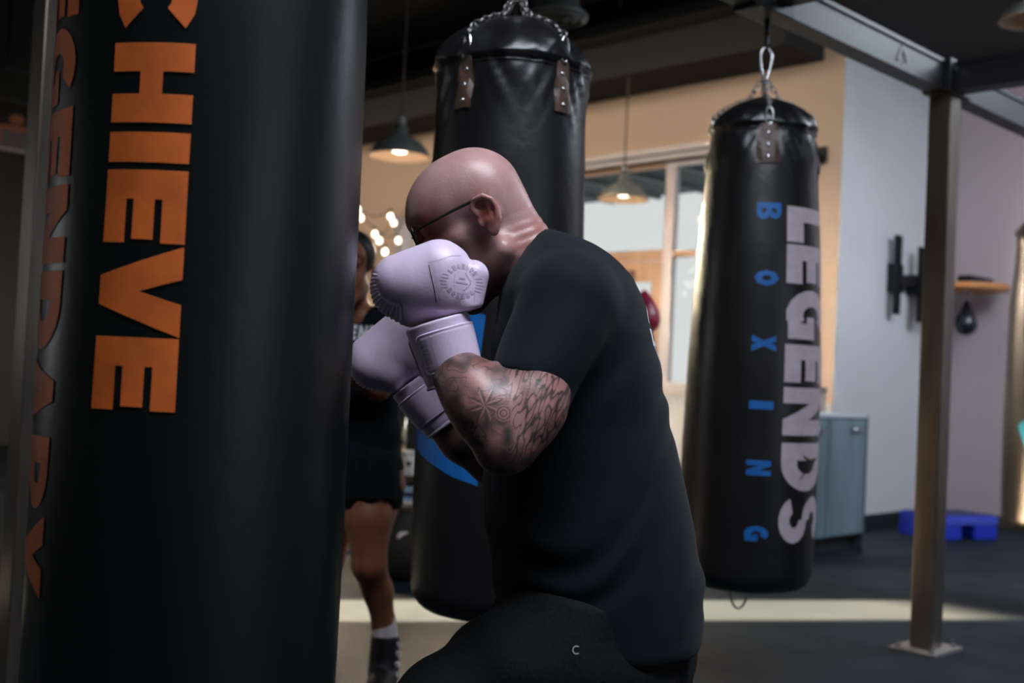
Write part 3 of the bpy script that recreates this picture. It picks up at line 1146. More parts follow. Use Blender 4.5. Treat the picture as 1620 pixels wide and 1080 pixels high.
def near_arm(P):
    d = chainc(P, [(SHN, .060), (at(846, 596, 1.745), .053), (at(818, 660, 1.715), .049), (at(800, 694, 1.70), .042)], .03)
    d = smin(d, rcone(P, at(846, 646, 1.72), at(804, 704, 1.70), .046, .034), .03)              # triceps
    d = smin(d, chainc(P, [(at(798, 696, 1.70), .042), (at(770, 650, 1.712), .050), (at(748, 618, 1.728), .047), (WRN, .040)], .02), .022)
    d = smin(d, ell(P, at(790, 718, 1.70), (.026, .028, .024)), .02)                              # elbow point
    return d


def far_arm(P):
    d = chainc(P, [(SHF, .060), (ELF, .042)], .03)
    return smin(d, chainc(P, [(ELF, .041), (at(735, 692, 2.10), .045), (WRF, .036)], .02), .02)


c = ELN
arm_me = surface(near_arm, (c.x - .13, c.y - .12, c.z - .10), (c.x + .20, c.y + .16, c.z + .32), .0024, 'arm')
bm = bmesh.new()
bm.from_mesh(arm_me)
bmesh.ops.subdivide_edges(bm, edges=bm.edges, cuts=1, use_grid_fill=True)
bm.to_mesh(arm_me)
bm.free()
q = co(arm_me)
# tattoo: worked out on the side of the arm, in millimetre-like steps from the elbow
sx, sz = (q[:, 0] - ELN.x) / .000944, (q[:, 2] - ELN.z) / .000944
TX, TY = 800 + sx + .047 * sz, 698 - sz + .047 * sx
rs = np.random.RandomState(3)


def fnoise(x, y, s, seed):
    r = np.random.RandomState(seed)
    o = 0
    for k in range(7):
        a = r.rand() * PI * 2
        f = (.6 + r.rand() * 1.6) / s
        o = o + np.sin((x * math.cos(a) + y * math.sin(a)) * f + r.rand() * 6.3 + 1.3 * np.sin((x * math.sin(a) - y * math.cos(a)) * f * .7 + k))
    return o / 3.2


def sstep(x, a, b):
    t = np.clip((x - a) / (b - a), 0, 1)
    return t * t * (3 - 2 * t)


wash = np.clip(fnoise(TX, TY, 8, 1) * .55 + .42, 0, 1)
ink_shade = .34 + .55 * wash
lines = np.abs(fnoise(TX, TY, 6, 5))
ink_shade = np.maximum(ink_shade, .85 * (1 - sstep(lines, .08, .26)))
# feathered strokes round the upper arm
wv = fnoise(TX, TY, 14, 8)
ridge = np.abs(fnoise(TX * .93 + TY * .36, (-TX * .36 + TY * .93) * .26, 3.2, 40))
ac, al = TX * .93 + TY * .36, -TX * .36 + TY * .93
fe = 1.3 * fnoise(ac, al * .20, 2.6, 40) + .5 * fnoise(ac, al, 7, 12)
fm = sstep(TX, 800, 812) * (1 - sstep(TY, 705, 730))
ink_shade = ink_shade * (1 - fm) + fm * np.clip(.80 * (1 - sstep(ridge, .06, .42)) + .40 * np.clip(fnoise(TX, TY, 9, 21) + .3, 0, 1), 0, .9)
# clear skin near the cuff and a pink patch by the elbow
clear = .85 * np.exp(-(((TX - 757) / 17) ** 2 + ((TY - 602) / 16) ** 2)) + 1.3 * np.exp(-(((TX - 783) / 12) ** 2 + ((TY - 704) / 15) ** 2)) \
    + .4 * np.exp(-(((TX - 740) / 10) ** 2 + ((TY - 632) / 10) ** 2)) + .35 * np.exp(-(((TX - 800) / 14) ** 2 + ((TY - 628) / 12) ** 2))
ink_shade = np.clip(ink_shade - clear, 0, 1)
# shade on the forearm's underside, put into the tattoo colour
ink_shade = np.maximum(ink_shade, .78 * np.clip(fnoise(TX, TY, 12, 31) * .5 + .75, 0, 1) * sstep(-(TX * .8 - TY * .6), -182, -160))
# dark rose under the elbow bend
ink_shade = np.maximum(ink_shade, .96 * np.exp(-(((TX - 803) / 11) ** 2 + ((TY - 687) / 19) ** 4)))
# eight pointed star
dx, dy = TX - 768, TY - 640
rr, aa = np.hypot(dx, dy), np.arctan2(dy, dx) + .35
w = np.mod(aa, PI / 4) - PI / 8
lim = 9 + (30 - 9) * (np.abs(w) / (PI / 8)) ** 1.2
ins = 1 - sstep(rr - lim, -.8, .8)
half = sstep(np.sin(aa * 8), -.15, .15)
ink_shade = ink_shade * (1 - ins) + ins * (.10 + .70 * half)
ink_shade = np.maximum(ink_shade, .95 * np.exp(-((rr - lim) / 1.5) ** 2) * (rr < 32))
# ringed rose
d2 = np.hypot(TX - 797, TY - 652)
ins = 1 - sstep(d2, 12, 14)
ink_shade = ink_shade * (1 - ins) + ins * (.15 + .7 * sstep(np.cos(d2 * 1.25), .1, .8))
ink_shade = np.clip(ink_shade * .97, 0, .95)
attr(arm_me, 'ink_shade', ink_shade)
attr(arm_me, 'flush', np.clip(.3 + .2 * fnoise(TX, TY, 20, 9), 0, 1))
attr(arm_me, 'stubble', np.zeros(len(q)))

c0, c1 = np.minimum(V3(SHF), np.minimum(V3(ELF), V3(WRF))) - .08, np.maximum(V3(SHF), np.maximum(V3(ELF), V3(WRF))) + .08
farm_me = surface(far_arm, c0, c1, .005, 'far_arm')
q = co(farm_me)
attr(farm_me, 'ink_shade', np.clip(.35 + .4 * fnoise(q[:, 0] * 1000, q[:, 2] * 1000, 14, 3), 0, .9))
attr(farm_me, 'flush', np.full(len(q), .3))
attr(farm_me, 'stubble', np.zeros(len(q)))


def zx(px, py, Y):
    p = at(px, py, Y)
    return p.z, p.x


def slab(rows, Y0, dy=0.):
    out = []
    for (py, xf, xb, ry) in rows:
        z, x0 = zx(xf, py, Y0)
        _, x1 = zx(xb, py, Y0)
        out.append((z, (x0 + x1) / 2, Y0 + dy, (x1 - x0) / 2, ry))
    return out


TORSO = [(362, 856, 872, .02), (368, 846, 890, .05), (376, 838, 918, .08), (386, 830, 942, .105), (398, 822, 962, .13), (412, 815, 980, .15), (432, 802, 1000, .170), (465, 790, 1017, .19), (520, 783, 1033, .195), (600, 772, 1049, .19),
         (660, 766, 1060, .185), (740, 764, 1080, .185), (830, 768, 1100, .19), (900, 778, 1112, .19), (960, 786, 1112, .19), (990, 788, 1109, .19), (1004, 790, 1105, .188)]


def torso(P, grow=0.):
    return loft(P, slab(TORSO, MY)) - grow


def shirt(P):
    d = torso(P)
    d = smin(d, rcone(P, at(898, 470, 1.84), at(900, 470, 2.10), .070, .070), .05)
    n1 = np.sin(P[0] * 13 + P[2] * 9 + 2 * np.sin(P[1] * 9)) + np.sin(P[2] * 17 - P[0] * 11 + 1.7 * np.sin(P[0] * 12 + P[1] * 7))
    fold = .0030 * np.sin((P[2] - .55 * P[0]) * 52 + 2.4 * n1) * np.clip((.98 - P[2]) / .25, 0, 1) * np.clip((P[2] - .62) / .1, .2, 1)
    fold = fold + .0030 * np.sin((P[2] * .8 - P[0]) * 70 + 1.6 * n1) * np.exp(-((P[2] - 1.04) / .08) ** 2)
    d = d + fold
    for (s, m_, e) in ((SHN, at(838, 618, 1.745), at(831, 640, 1.74)), (SHF, at(838, 610, 2.13), at(830, 630, 2.13))):
        sl = rcone(P, s, m_, .080, .066)
        ax = (e - s).normalized()
        wr = (P[0] - s.x) * ax.x + (P[1] - s.y) * ax.y + (P[2] - s.z) * ax.z
        sl = sl + .0022 * np.sin(wr * 70 + 32 * P[0] + 24 * P[1] + 1.5 * n1) * np.clip(wr / .05, 0, 1)
        cut = plane(P, m_, ax + Vector((-.06, 0, -.03)))
        sl = np.maximum(sl, cut)
        d = smin(d, sl, .022)
        inner = np.maximum(rcone(P, m_ - ax * .03, e + ax * .1, .054, .054), -plane(P, m_ - ax * .02, ax))
        d = np.maximum(d, -inner)
    # round neck opening
    up = (NT - NB).normalized()
    col = rcone(P, at(832, 415, MY), at(770, 300, MY), .064, .066)
    d = np.maximum(d, -col)
    return d


lo = at(750, 1040, MY)
shirt_me = surface(shirt, (-.16, 1.66, .58), (.36, 2.28, 1.33), .0048, 'shirt')

HIP = at(945, 985, MY)


def trousers(P):
    d = loft(P, slab([(940, 800, 1096, .172), (1000, 800, 1092, .178), (1060, 815, 1082, .18), (1110, 850, 1060, .16)], MY))
    kn, an = (-.180, 1.80, .43), (-.12, 1.80, .09)
    kf, af = (.26, 2.14, .38), (.42, 2.16, .09)
    d = smin(d, rcone(P, at(885, 1030, 1.87), kn, .125, .085), .05)
    d = smin(d, rcone(P, kn, an, .082, .065), .03)
    d = smin(d, rcone(P, at(990, 1040, 2.07), kf, .125, .085), .05)
    d = smin(d, rcone(P, kf, af, .082, .065), .03)
    d = d + .004 * np.sin(P[2] * 60 + 20 * P[0] + 3 * np.sin(P[1] * 20))
    return np.maximum(d, .07 - P[2])


trs_me = surface(trousers, (-.36, 1.62, .06), (.54, 2.34, .72), .007, 'trousers')

# the covered trunk of the body, inside the clothes
trunk_me = surface(lambda P: smin(torso(P, -.02), smin(rcone(P, (-.0, 1.87, .62), (-.2, 1.80, .44), .08, .06), rcone(P, (-.2, 1.80, .44), (-.14, 1.80, .05), .055, .045), .03), .03)
                   if False else smin(torso(P, -.02), smin(chainc(P, [((.07, 1.87, .62), .09), ((-.175, 1.80, .43), .06), ((-.12, 1.80, .05), .045)]),
                                                           chainc(P, [((.17, 2.07, .60), .09), ((.255, 2.14, .38), .06), ((.42, 2.16, .05), .045)]), .03), .04),
                   (-.30, 1.70, .02), (.50, 2.26, 1.30), .011, 'trunk')
for nm in ('ink_shade', 'flush', 'stubble'):
    attr(trunk_me, nm, np.zeros(len(trunk_me.vertices)))

M_SKIN = skin_mat('fair skin', lin((176, 140, 139)), lin((146, 78, 64)), lin((84, 58, 48)), .36)
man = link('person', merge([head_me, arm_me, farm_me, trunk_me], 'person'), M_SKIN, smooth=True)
tag(man, 'bald man in glasses and black t-shirt raising white boxing gloves', 'person')
M_SHIRT = mat('black cotton', (.0018, .0050, .0082), .85, bump=.06, bscale=220, sheen=.04, spec=.2)
M_TROU = mat('black trousers cloth', (.0032, .0038, .0040), .85, bump=.2, bscale=120, spec=.2)
sh = link('t_shirt', shirt_me, M_SHIRT, man, True)
sh['label'] = 'black short-sleeved t-shirt with white print across the back'
tr = link('trousers', trs_me, M_TROU, man, True)
tr['label'] = 'black trousers'

# collar rib
tsh = bvh(shirt_me)
# white print on the back of the shirt
M_PRINT = mat('white shirt print', lin((214, 214, 220)), .6)
zb1, zb2 = at(1028, 548, 1.93).z, at(1028, 522, 1.93).z
pr = []
tx = 'LEGENDS'
for i, chx in enumerate(tx):
    y1 = 1.885 + i * .040
    for f in GL[chx]:
        pr.append((lambda f, y1: (lambda s, t: (y1 + f(s, t)[0] * .030, zb1 + f(s, t)[1] * (zb2 - zb1))))(f, y1))
za, zv = at(1030, 545, 1.93).z, at(1045, 612, 1.93).z
pr.append(stroke((1.890, za), (1.955, zv), .0022))
pr.append(stroke((2.05, za), (1.985, zv), .0022))
pr.append(stroke((1.925, at(1036, 560, 1.93).z), (1.945, at(1040, 585, 1.93).z), .004))
for k in range(7):
    a0, a1 = PI * (k / 7), PI * ((k + 1) / 7)
    c_ = at(1022, 512, 1.93).z
    pr.append(stroke((1.97 - .075 * math.cos(a0), c_ + .035 * math.sin(a0)), (1.97 - .075 * math.cos(a1), c_ + .035 * math.sin(a1)), .0032))
dm = decal(pr, tsh, lambda y, z: Vector((.8, y, z)), (-1, 0, 0), .0012, 5, 5)
o = dm.build('back_print', M_PRINT, sh)
# small round mark on the trousers
ttr = bvh(trs_me)
c_ = at(912, 1029, 1.75)
dm = decal([arc(c_.x, c_.z, .0065, .0065, .0045, .0045, 50, 310)], ttr, lambda x, z: Vector((x, 1.2, z)), (0, 1, 0), .001, 14, 2)
dm.build('trouser_mark', mat('dull white mark', (.28, .28, .28), .6), tr)

# shoes, below the frame
for (x, y) in ((-.12, 1.80), (.42, 2.16)):
    sm = surface(lambda P: np.maximum(smin(ell(P, (x - .07, y, .045), (.155, .052, .05)), rcone(P, (x, y, .06), (x, y, .12), .055, .055), .03), -P[2] + .001),
                 (x - .25, y - .09, -.01), (x + .12, y + .09, .2), .007, 'shoe')
    link('shoe', sm, mat('black shoe leather', (.012, .012, .013), .4), man, True)

# glasses
M_GFRAME = mat('dark metal frame', (.035, .03, .026), .3, .6)
gl = empty('glasses')
gl.parent = man
for s in (1, -1):
    gm = MB()
    gm.tube([hw(-.020, s * .082, .010), hw(-.015, s * .0835, .024), hw(-.005, s * .0835, .0325), hw(.045, s * .0775, .034), hw(.10, s * .066, .034), hw(.118, s * .060, .034)],
            [.0022, .0024, .0028, .0026, .0018, .0016], 8)
    gm.build('temple', M_GFRAME, gl, True)
rim = MB()
for s in (1, -1):
    pts = []
    for k in range(24):
        a = 2 * PI * k / 24
        sq = (abs(math.cos(a)) ** 4 + abs(math.sin(a)) ** 4) ** -.25
        pts.append(hw(.128 - .010 * (math.cos(a) * sq * .5 + .5), s * (.036 + .024 * math.cos(a) * sq), .030 + .0165 * math.sin(a) * sq))
    rim.tube(pts, .0016, 6, close=True)
rim.tube([hw(.128, .012, .036), hw(.132, 0, .039), hw(.128, -.012, .036)], .0014, 6)
rim.build('rims', M_GFRAME, gl, True)
for s in (1, -1):
    lm = MB()
    vs = [hw(.1235, s * .036, .030)]
    for k in range(24):
        a = 2 * PI * k / 24
        sq = (abs(math.cos(a)) ** 4 + abs(math.sin(a)) ** 4) ** -.25
        vs.append(hw(.128 - .010 * (math.cos(a) * sq * .5 + .5), s * (.036 + .024 * math.cos(a) * sq), .030 + .0165 * math.sin(a) * sq))
    lm.add(vs, [(0, 1 + k, 1 + (k + 1) % 24) for k in range(24)])
    lm.build('lens', M_GLASS, gl, True)

# ------------------------------------------------------------------ boxing gloves (own frame: x right, z up, y away; 1 unit = 1 px of 0.98 mm)
GS = .00098
cuff_a, cuff_b = (0, 0, 0), (40, 0, -98)
cax = np.array([40, 0, -98], np.float32) / math.hypot(40, 98)


def cuff_d(P):
    return rcone(P, (-4, 0, 10), cuff_b, 53, 45)


def glove(P):
    X, Y, Z = P
    flat = [X, Y * .92, Z]
    d = rcone(flat, (-62, 4, 52), (-2, 0, 74), 47, 53)
    d = smin(d, rcone(flat, (-36, 2, 46), (6, 0, 44), 49, 50), 14)
    d = smin(d, rcone(flat, (-66, 12, 36), (-40, 12, 22), 40, 38), 12)
    # pleats along the finger fold
    ang = np.arctan2(Z - 52, X + 58)
    rad = np.hypot(Z - 52, X + 58)
    am = np.clip((np.abs(ang) - 2.25) / .25, 0, 1) * np.clip((rad - 36) / 8, 0, 1) * (np.abs(Y + 2) < 34) * (Z < 66)
    am = np.maximum(am, ((ang < -1.45) & (ang > -2.6)) * np.clip((rad - 36) / 8, 0, 1) * (np.abs(Y + 2) < 34))
    d = d + am * 1.3 * np.sin(ang * 46)
    groove = np.exp(-((rad - 33 - .1 * Z) / 3.0) ** 2) * (ang < -1.5) * (ang > -3.1) * (Y < 0)
    d = d + groove * 2.0
    # thumb
    th = rcone(P, (52, -6, 74), (44, -8, 30), 25, 28)
    d = smin(d, th, 5)
    # padded knuckle crease
    cr = np.exp(-(((X - 30) * .5 + (Z - 118)) / 2.6) ** 2) * (X > 12) * (Y < 30)
    d = d + 1.5 * cr
    # cuff with a crease against the mitt
    t = X * cax[0] + Z * cax[2]
    cu = cuff_d(P)
    cu = np.maximum(cu, t - 105)
    cu = cu + 1.8 * np.exp(-((t - 99) / 2.0) ** 2) * (t < 101) - 1.4 * np.exp(-((t - 103) / 2.5) ** 2)
    d = np.maximum(d, t - 4)
    d = smin(d, np.maximum(cu, 2 - t), 2.0)
    d = d + 2.0 * np.exp(-((t - 3) / 2.2) ** 2)
    inner = np.maximum(rcone(P, (25, 0, -60), (60, 0, -148), 42, 42), 60 - t)
    return np.maximum(d, -inner)


def strap_d(P):
    X, Y, Z = P
    t = X * cax[0] + Z * cax[2]
    l = X * -cax[2] + Z * cax[0]
    cu = cuff_d(P)
    sh_ = np.maximum(cu - 3.6, -(cu + 1.0))

    def rb(a, b, r):
        qx, qy = np.abs(a[0] - a[1]) - a[2] + r, np.abs(b[0] - b[1]) - b[2] + r
        return np.hypot(np.maximum(qx, 0), np.maximum(qy, 0)) + np.minimum(np.maximum(qx, qy), 0) - r
    near = rb((t, 52, 33), (l, 22, 62), 11)
    far = np.abs(t - 52) - 30
    reg = np.where(Y < 4, near, far)
    edge = np.clip((-reg) / 4, 0, 1)
    return smax(sh_ + .9 * np.exp(-((reg + 5) / 1.3) ** 2), reg, 2.0)


gv_me = surface(glove, (-125, -70, -130), (95, 75, 140), 1.75, 'glove')
st_me = surface(strap_d, (-75, -70, -120), (95, 75, 30), 1.5, 'strap')
for me in (gv_me, st_me):
    a = co(me) * GS
    me.vertices.foreach_set('co', a.ravel())
    me.update()
M_GLOVE = mat('white leather', lin((214, 196, 222)), .38, noise=.05, nscale=12, bump=.06, bscale=140, spec=.5)
M_SEAM = mat('dark seam thread', (.06, .045, .06), .7)
M_EMB = mat('embossed leather', lin((178, 164, 188)), .5)
tg, ts = bvh(gv_me), bvh(st_me)
g0 = lambda x, y: Vector(((x - 690) * GS, -.3, (505 - y) * GS))
seams = [stroke((674.5, 425), (681, 445), .7), stroke((681, 445), (687, 463), .7), stroke((687, 463), (691, 481), .8)]
seam2 = [stroke((673, 422), (690, 416), .45), stroke((690, 416), (708, 407), .45), stroke((708, 407), (722, 404), .45), stroke((748, 455), (749, 475), .4), stroke((749, 475), (746, 492), .4)]
logo = []
lc, lr = (727, 444), 25
for word, a0, a1, flip in (('LEGENDS', 152, 30, 1), ('BOXING', 215, 325, -1)):
    n = len(word)
    for i, chx in enumerate(word):
        for f in GL[chx]:
            def g(s, t, f=f, i=i, a0=a0, a1=a1, n=n, flip=flip):
                x, y = f(s, t)
                q = R_(a0 + (a1 - a0) * (i + .12 + .72 * x) / n)
                r = lr - 6 + y * 8 if flip > 0 else lr + 2 - y * 8
                return (lc[0] + r * math.cos(q), lc[1] - r * math.sin(q))
            logo.append(g)
for k in range(5):
    for s in (-1, 1):
        logo.append(stroke((lc[0] + s * (22 - abs(k - 2)), lc[1] - 6 + k * 4.5), (lc[0] + s * (34 - abs(k - 2) * 2), lc[1] - 8 + k * 5.5), .7))
logo.append(arc(lc[0], lc[1], 15, 15, 14, 14, 0, 360))
logo.append(stroke((lc[0] - 9, lc[1] + 3), (lc[0] + 9, lc[1] + 3), 1.1))
logo.append(stroke((lc[0] - 5, lc[1] - 4), (lc[0] + 4, lc[1] - 4), 1.1))
me_s1 = decal(seams, tg, g0, (0, 1, 0), .0004, 6, 2).mesh('seam')
me_s2 = decal(seam2, tg, g0, (0, 1, 0), .0004, 6, 2).mesh('seam')
me_lg = decal(logo, tg, g0, (0, 1, 0), .0004, 5, 3).mesh('logo')
# strap tab lettering, read up the tab
tabw = []
tdir, ldir = Vector((cax[0], -cax[2])), Vector((-cax[2], -cax[0]))     # screen-like (x right, y down) in glove px
for i, chx in enumerate('LEGENDS'):
    for f in GL[chx]:
        def g(s, t, f=f, i=i):
            x, y = f(s, t)
            tt = 28 + (i + .1 + .75 * x) * 6.8
            ll = -33 + (1 - y) * 11
            return (690 + tt * cax[0] - ll * cax[2], 505 - (tt * cax[2] + ll * cax[0]))
        tabw.append(g)
lineb = []
for (t0, l0, t1, l1) in ((23, -16, 80, -16),):
    lineb.append(stroke((690 + t0 * cax[0] - l0 * cax[2], 505 - (t0 * cax[2] + l0 * cax[0])), (690 + t1 * cax[0] - l1 * cax[2], 505 - (t1 * cax[2] + l1 * cax[0])), .6))
me_tab = decal(tabw + lineb, ts, g0, (0, 1, 0), .0004, 4, 3).mesh('tab')


def put_glove(label, M, full=True, m=None):
    g = link('boxing_glove', gv_me.copy() if m else gv_me, None, man)
    g.data.materials.clear()
    g.data.materials.append(m or M_GLOVE)
    g.matrix_world = M
    g['label'] = label
    s = link('wrist_strap', st_me, M_GLOVE, g)
    if full:
        link('seam', me_s1, M_SEAM, g)
        link('seam', me_s2, M_EMB, g)
        link('logo', me_lg, M_EMB, g)
        link('strap_lettering', me_tab, M_EMB, g)
    return g


RR = Matrix.Rotation(ROLL, 4, 'Y')
put_glove('white leather glove with wrist strap on the near hand', Matrix.Translation(at(690, 505, 1.765)) @ RR)
put_glove('white leather glove on the far hand, in shade', Matrix.Translation(at(655, 598, 2.08)) @ RR @ Matrix.Rotation(R_(-20), 4, 'Y')
          @ Matrix.Diagonal((1.02, -1.02, 1.02, 1)), full=False)

# ------------------------------------------------------------------ the woman behind
WY = 3.66
fw = lambda px, py, dy=0.: at(px - 7, py, WY + dy)
HC = fw(561, 412)


def w_head(P):
    Q = [-(P[1] - HC.y), P[0] - HC.x, P[2] - HC.z + .04]     # facing the camera
    Q = [Q[0] + .02, Q[1], Q[2]]
    ay = [Q[0], np.abs(Q[1]), Q[2]]
    d = ell(Q, (.012, 0, .058), (.094, .072, .074))
    d = smin(d, ell(Q, (.045, 0, -.020), (.060, .054, .072)), .02)
    d = smin(d, rcone(ay, (.000, .046, -.045), (.080, .014, -.092), .016, .018), .03)
    d = smin(d, rcone(ay, (.086, .042, .046), (.108, .010, .048), .010, .010), .014)
    d = smax(d, -ell(ay, (.114, .030, .026), (.018, .018, .012)), .010)
    d = smin(d, ell(ay, (.093, .030, .026), (.013, .014, .012)), .003)
    d = smin(d, rcone(Q, (.106, 0, .036), (.124, 0, -.010), .007, .010), .010)
    d = smin(d, rcone(ay, (.104, .0, -.044), (.094, .020, -.047), .008, .005), .006)
    d = smin(d, rcone(ay, (.103, .0, -.056), (.094, .018, -.052), .009, .005), .006)
    d = smin(d, ell(ay, (-.002, .074, .004), (.016, .007, .028)), .005)
    return d


WEL, WHL = fw(604, 612, -.10), fw(520, 560, -.26)
WER, WHR = fw(512, 620, -.05), fw(528, 530, -.32)


def woman_skin(P):
    d = w_head(P)
    d = smin(d, rcone(P, fw(561, 490, .05), fw(561, 445, .02), .058, .050), .02)
    d = smin(d, rcone(P, fw(512, 512, .08), fw(612, 512, .04), .052, .052), .04)
    d = smin(d, loft(P, [(fw(0, y).z, fw(x, y).x, WY + .06, rx, ry) for (y, x, rx, ry) in ((500, 562, .12, .08), (560, 564, .14, .09), (660, 572, .125, .085), (740, 574, .15, .10), (790, 574, .12, .09))]), .04)
    d = smin(d, chainc(P, [(fw(612, 512, .04), .050), (WEL, .040), (WHL, .030)], .02), .02)
    d = smin(d, chainc(P, [(fw(512, 512, .08), .050), (WER, .040), (WHR, .030)], .02), .02)
    d = smin(d, chainc(P, [(fw(592, 752, .04), .086), (fw(590, 820, .0), .076), (fw(591, 892, -.02), .053), (fw(605, 935, .05), .047), (fw(614, 985, .08), .036), (fw(617, 1060, .09), .036)], .02), .03)
    d = smin(d, chainc(P, [(fw(550, 752, .08), .086), (fw(525, 880, .14), .055), (fw(515, 940, .25), .050), (fw(508, 1010, .36), .036), (fw(505, 1040, .38), .036)], .02), .03)
    return d


wsk = surface(woman_skin, (-.86, 3.20, .06), (-.24, 4.20, 1.66), .0062, 'woman')
q = co(wsk)
Qx, Qy, Qz = -(q[:, 1] - HC.y) + .02, np.abs(q[:, 0] - HC.x), q[:, 2] - HC.z + .04
feat = np.exp(-(((Qy - .030) / .013) ** 2 + ((Qz - .026) / .006) ** 2)) + .9 * np.exp(-(((Qy - .032) / .018) ** 2 + ((Qz - .050) / .005) ** 2))
attr(wsk, 'stubble', np.clip(feat, 0, 1) * (Qx > .06))
for nm, v in (('ink_shade', 0), ('flush', .4)):
    attr(wsk, nm, np.full(len(q), v))
M_SKIN2 = skin_mat('warm brown skin', lin((134, 86, 66)), lin((140, 76, 50)), lin((30, 20, 17)), .45, False)
wom = link('person', wsk, M_SKIN2, smooth=True)
tag(wom, 'woman in black t-shirt, shorts and boxing boots half hidden behind the orange-lettered bag', 'person')


def w_shirt(P):
    d = loft(P, [(fw(0, y).z, fw(x, y).x, WY + .06, rx, ry) for (y, x, rx, ry) in ((482, 561, .07, .06), (496, 562, .14, .09), (530, 563, .165, .11), (600, 568, .145, .105), (680, 573, .138, .105), (720, 574, .142, .11))])
    for s, e in ((fw(612, 512, .04), WEL), (fw(512, 512, .08), WER)):
        m_ = s + (e - s) * .50
        sl = rcone(P, s, m_, .066, .062)
        sl = np.maximum(sl, plane(P, m_, e - s))
        d = smin(d, sl, .03)
        d = np.maximum(d, -np.maximum(rcone(P, m_ - (e - s) * .2, e, .054, .054), -plane(P, m_ - (e - s) * .12, e - s)))
    d = d + .004 * np.sin(P[2] * 55 + 12 * P[0])
    return np.maximum(d, -rcone(P, fw(561, 482, .03), fw(561, 420, -.01), .062, .075))


wsh_me = surface(w_shirt, (-.84, 3.4, .72), (-.28, 3.95, 1.30), .007, 'shirt')
wsh = link('t_shirt', wsh_me, M_SHIRT, wom, True)


def w_shorts(P):
    d = loft(P, [(fw(0, y).z, fw(x, y).x, WY + .05, rx, ry) for (y, x, rx, ry) in ((690, 575, .130, .10), (750, 573, .148, .112), (775, 574, .14, .105))])
    d = smin(d, np.maximum(rcone(P, fw(590, 735, .03), fw(592, 815, .0), .088, .090), fw(590, 787).z - P[2]), .02)
    d = smin(d, np.maximum(rcone(P, fw(553, 735, .06), fw(540, 815, .10), .098, .098), fw(545, 790).z - P[2]), .02)
    return d + .003 * np.sin(P[0] * 90 + 8 * P[2])


link('shorts', surface(w_shorts, (-.84, 3.4, .5), (-.24, 3.98, .92), .007, 'shorts'), M_TROU, wom, True)
M_HAIR = mat('dark brown hair', (.012, .009, .008), .5, noise=.3, nscale=40, stretch=(1, 1, .2))


def w_hair(P):
    Q = [-(P[1] - HC.y) + .02, P[0] - HC.x, P[2] - HC.z + .04]
    d = ell(Q, (.006, 0, .062), (.096, .080, .080))
    d = smax(d, plane(Q, (.084, 0, .085), (1, 0, -.5)), .01)
    d = smin(d, ell(Q, (-.095, 0, .05), (.04, .04, .04)), .02)
    return d


link('hair', surface(w_hair, (HC.x - .12, HC.y - .12, HC.z - .12), (HC.x + .12, HC.y + .20, HC.z + .14), .005, 'hair'), M_HAIR, wom, True)
M_SOCK = mat('white sock', lin((210, 200, 200)), .85)
M_BOOT = mat('black boxing boot', (.010, .010, .011), .5)
for (ax_, ay_, fx) in ((614, .08, 0), (508, .36, 0)):
    a, b = fw(ax_, 974, ay_), fw(ax_ + 2, 1004, ay_)
    link('sock', surface(lambda P: np.maximum(np.maximum(rcone(P, a, b, .040, .041), P[2] - a.z), b.z - .02 - P[2]), (a.x - .07, a.y - .07, b.z - .05), (a.x + .07, a.y + .07, a.z + .03), .005, 'sock'), M_SOCK, wom, True)
    t_ = fw(ax_ + 3, 1000, ay_)

    def boot(P):
        d = rcone(P, t_, (t_.x, t_.y, .08), .046, .050)
        d = np.maximum(d, P[2] - t_.z + .008)
        d = smin(d, ell(P, (t_.x, t_.y - .06, .04), (.046, .135, .046)), .03)
        return np.maximum(d, -P[2] + .001)
    bt = link('boot', surface(boot, (t_.x - .09, t_.y - .25, -.01), (t_.x + .09, t_.y + .12, .3), .006, 'boot'), M_BOOT, wom, True)
    for k in range(4):
        p = Vector((t_.x + .043, t_.y - .03 - .003 * k, .165 - k * .032))
        MB().tube([p, p + Vector((.008, -.005, 0))], .008, 8).build('eyelet', mat('white eyelet', (.8, .8, .8), .4), bt)
# lettering on her chest
tw = bvh(wsh_me)
pr = []
zt_, zb_ = fw(565, 513, -.05).z, fw(565, 538, -.05).z
x0 = fw(498, 525, -.06).x
for i, chx in enumerate('LEGENDS'):
    for f in GL[chx]:
        pr.append((lambda f, i: (lambda s, t: (x0 + (i + .85 * f(s, t)[0]) * .037, zb_ + f(s, t)[1] * (zt_ - zb_))))(f, i))
decal(pr, tw, lambda x, z: Vector((x, 2.5, z)), (0, 1, 0), .0015, 4, 4).build('chest_print', M_PRINT, wsh)
M_DGLOVE = mat('black leather glove', (.012, .012, .013), .4)
for p, rz in ((WHL, -20), (WHR, 20)):
    g = link('boxing_glove', gv_me.copy(), None, wom)
    g.data.materials.clear()
    g.data.materials.append(M_DGLOVE)
    g.matrix_world = Matrix.Translation(p + Vector((-.03, 0, .0))) @ Matrix.Rotation(R_(rz), 4, 'Z') @ Matrix.Diagonal((.9, .9, .9, 1))

# ------------------------------------------------------------------ pendant lamps
M_SHADE = mat('grey enamel shade', lin((118, 124, 122)), .35, .3)
M_SHIN = mat('cream enamel inside', lin((150, 126, 104)), .45)
M_BULB = mat('lit lamp', (1, .95, .85), .4, emit=(1, .90, .74), estr=4)
M_CORD = mat('brown cord', (.05, .032, .024), .6)


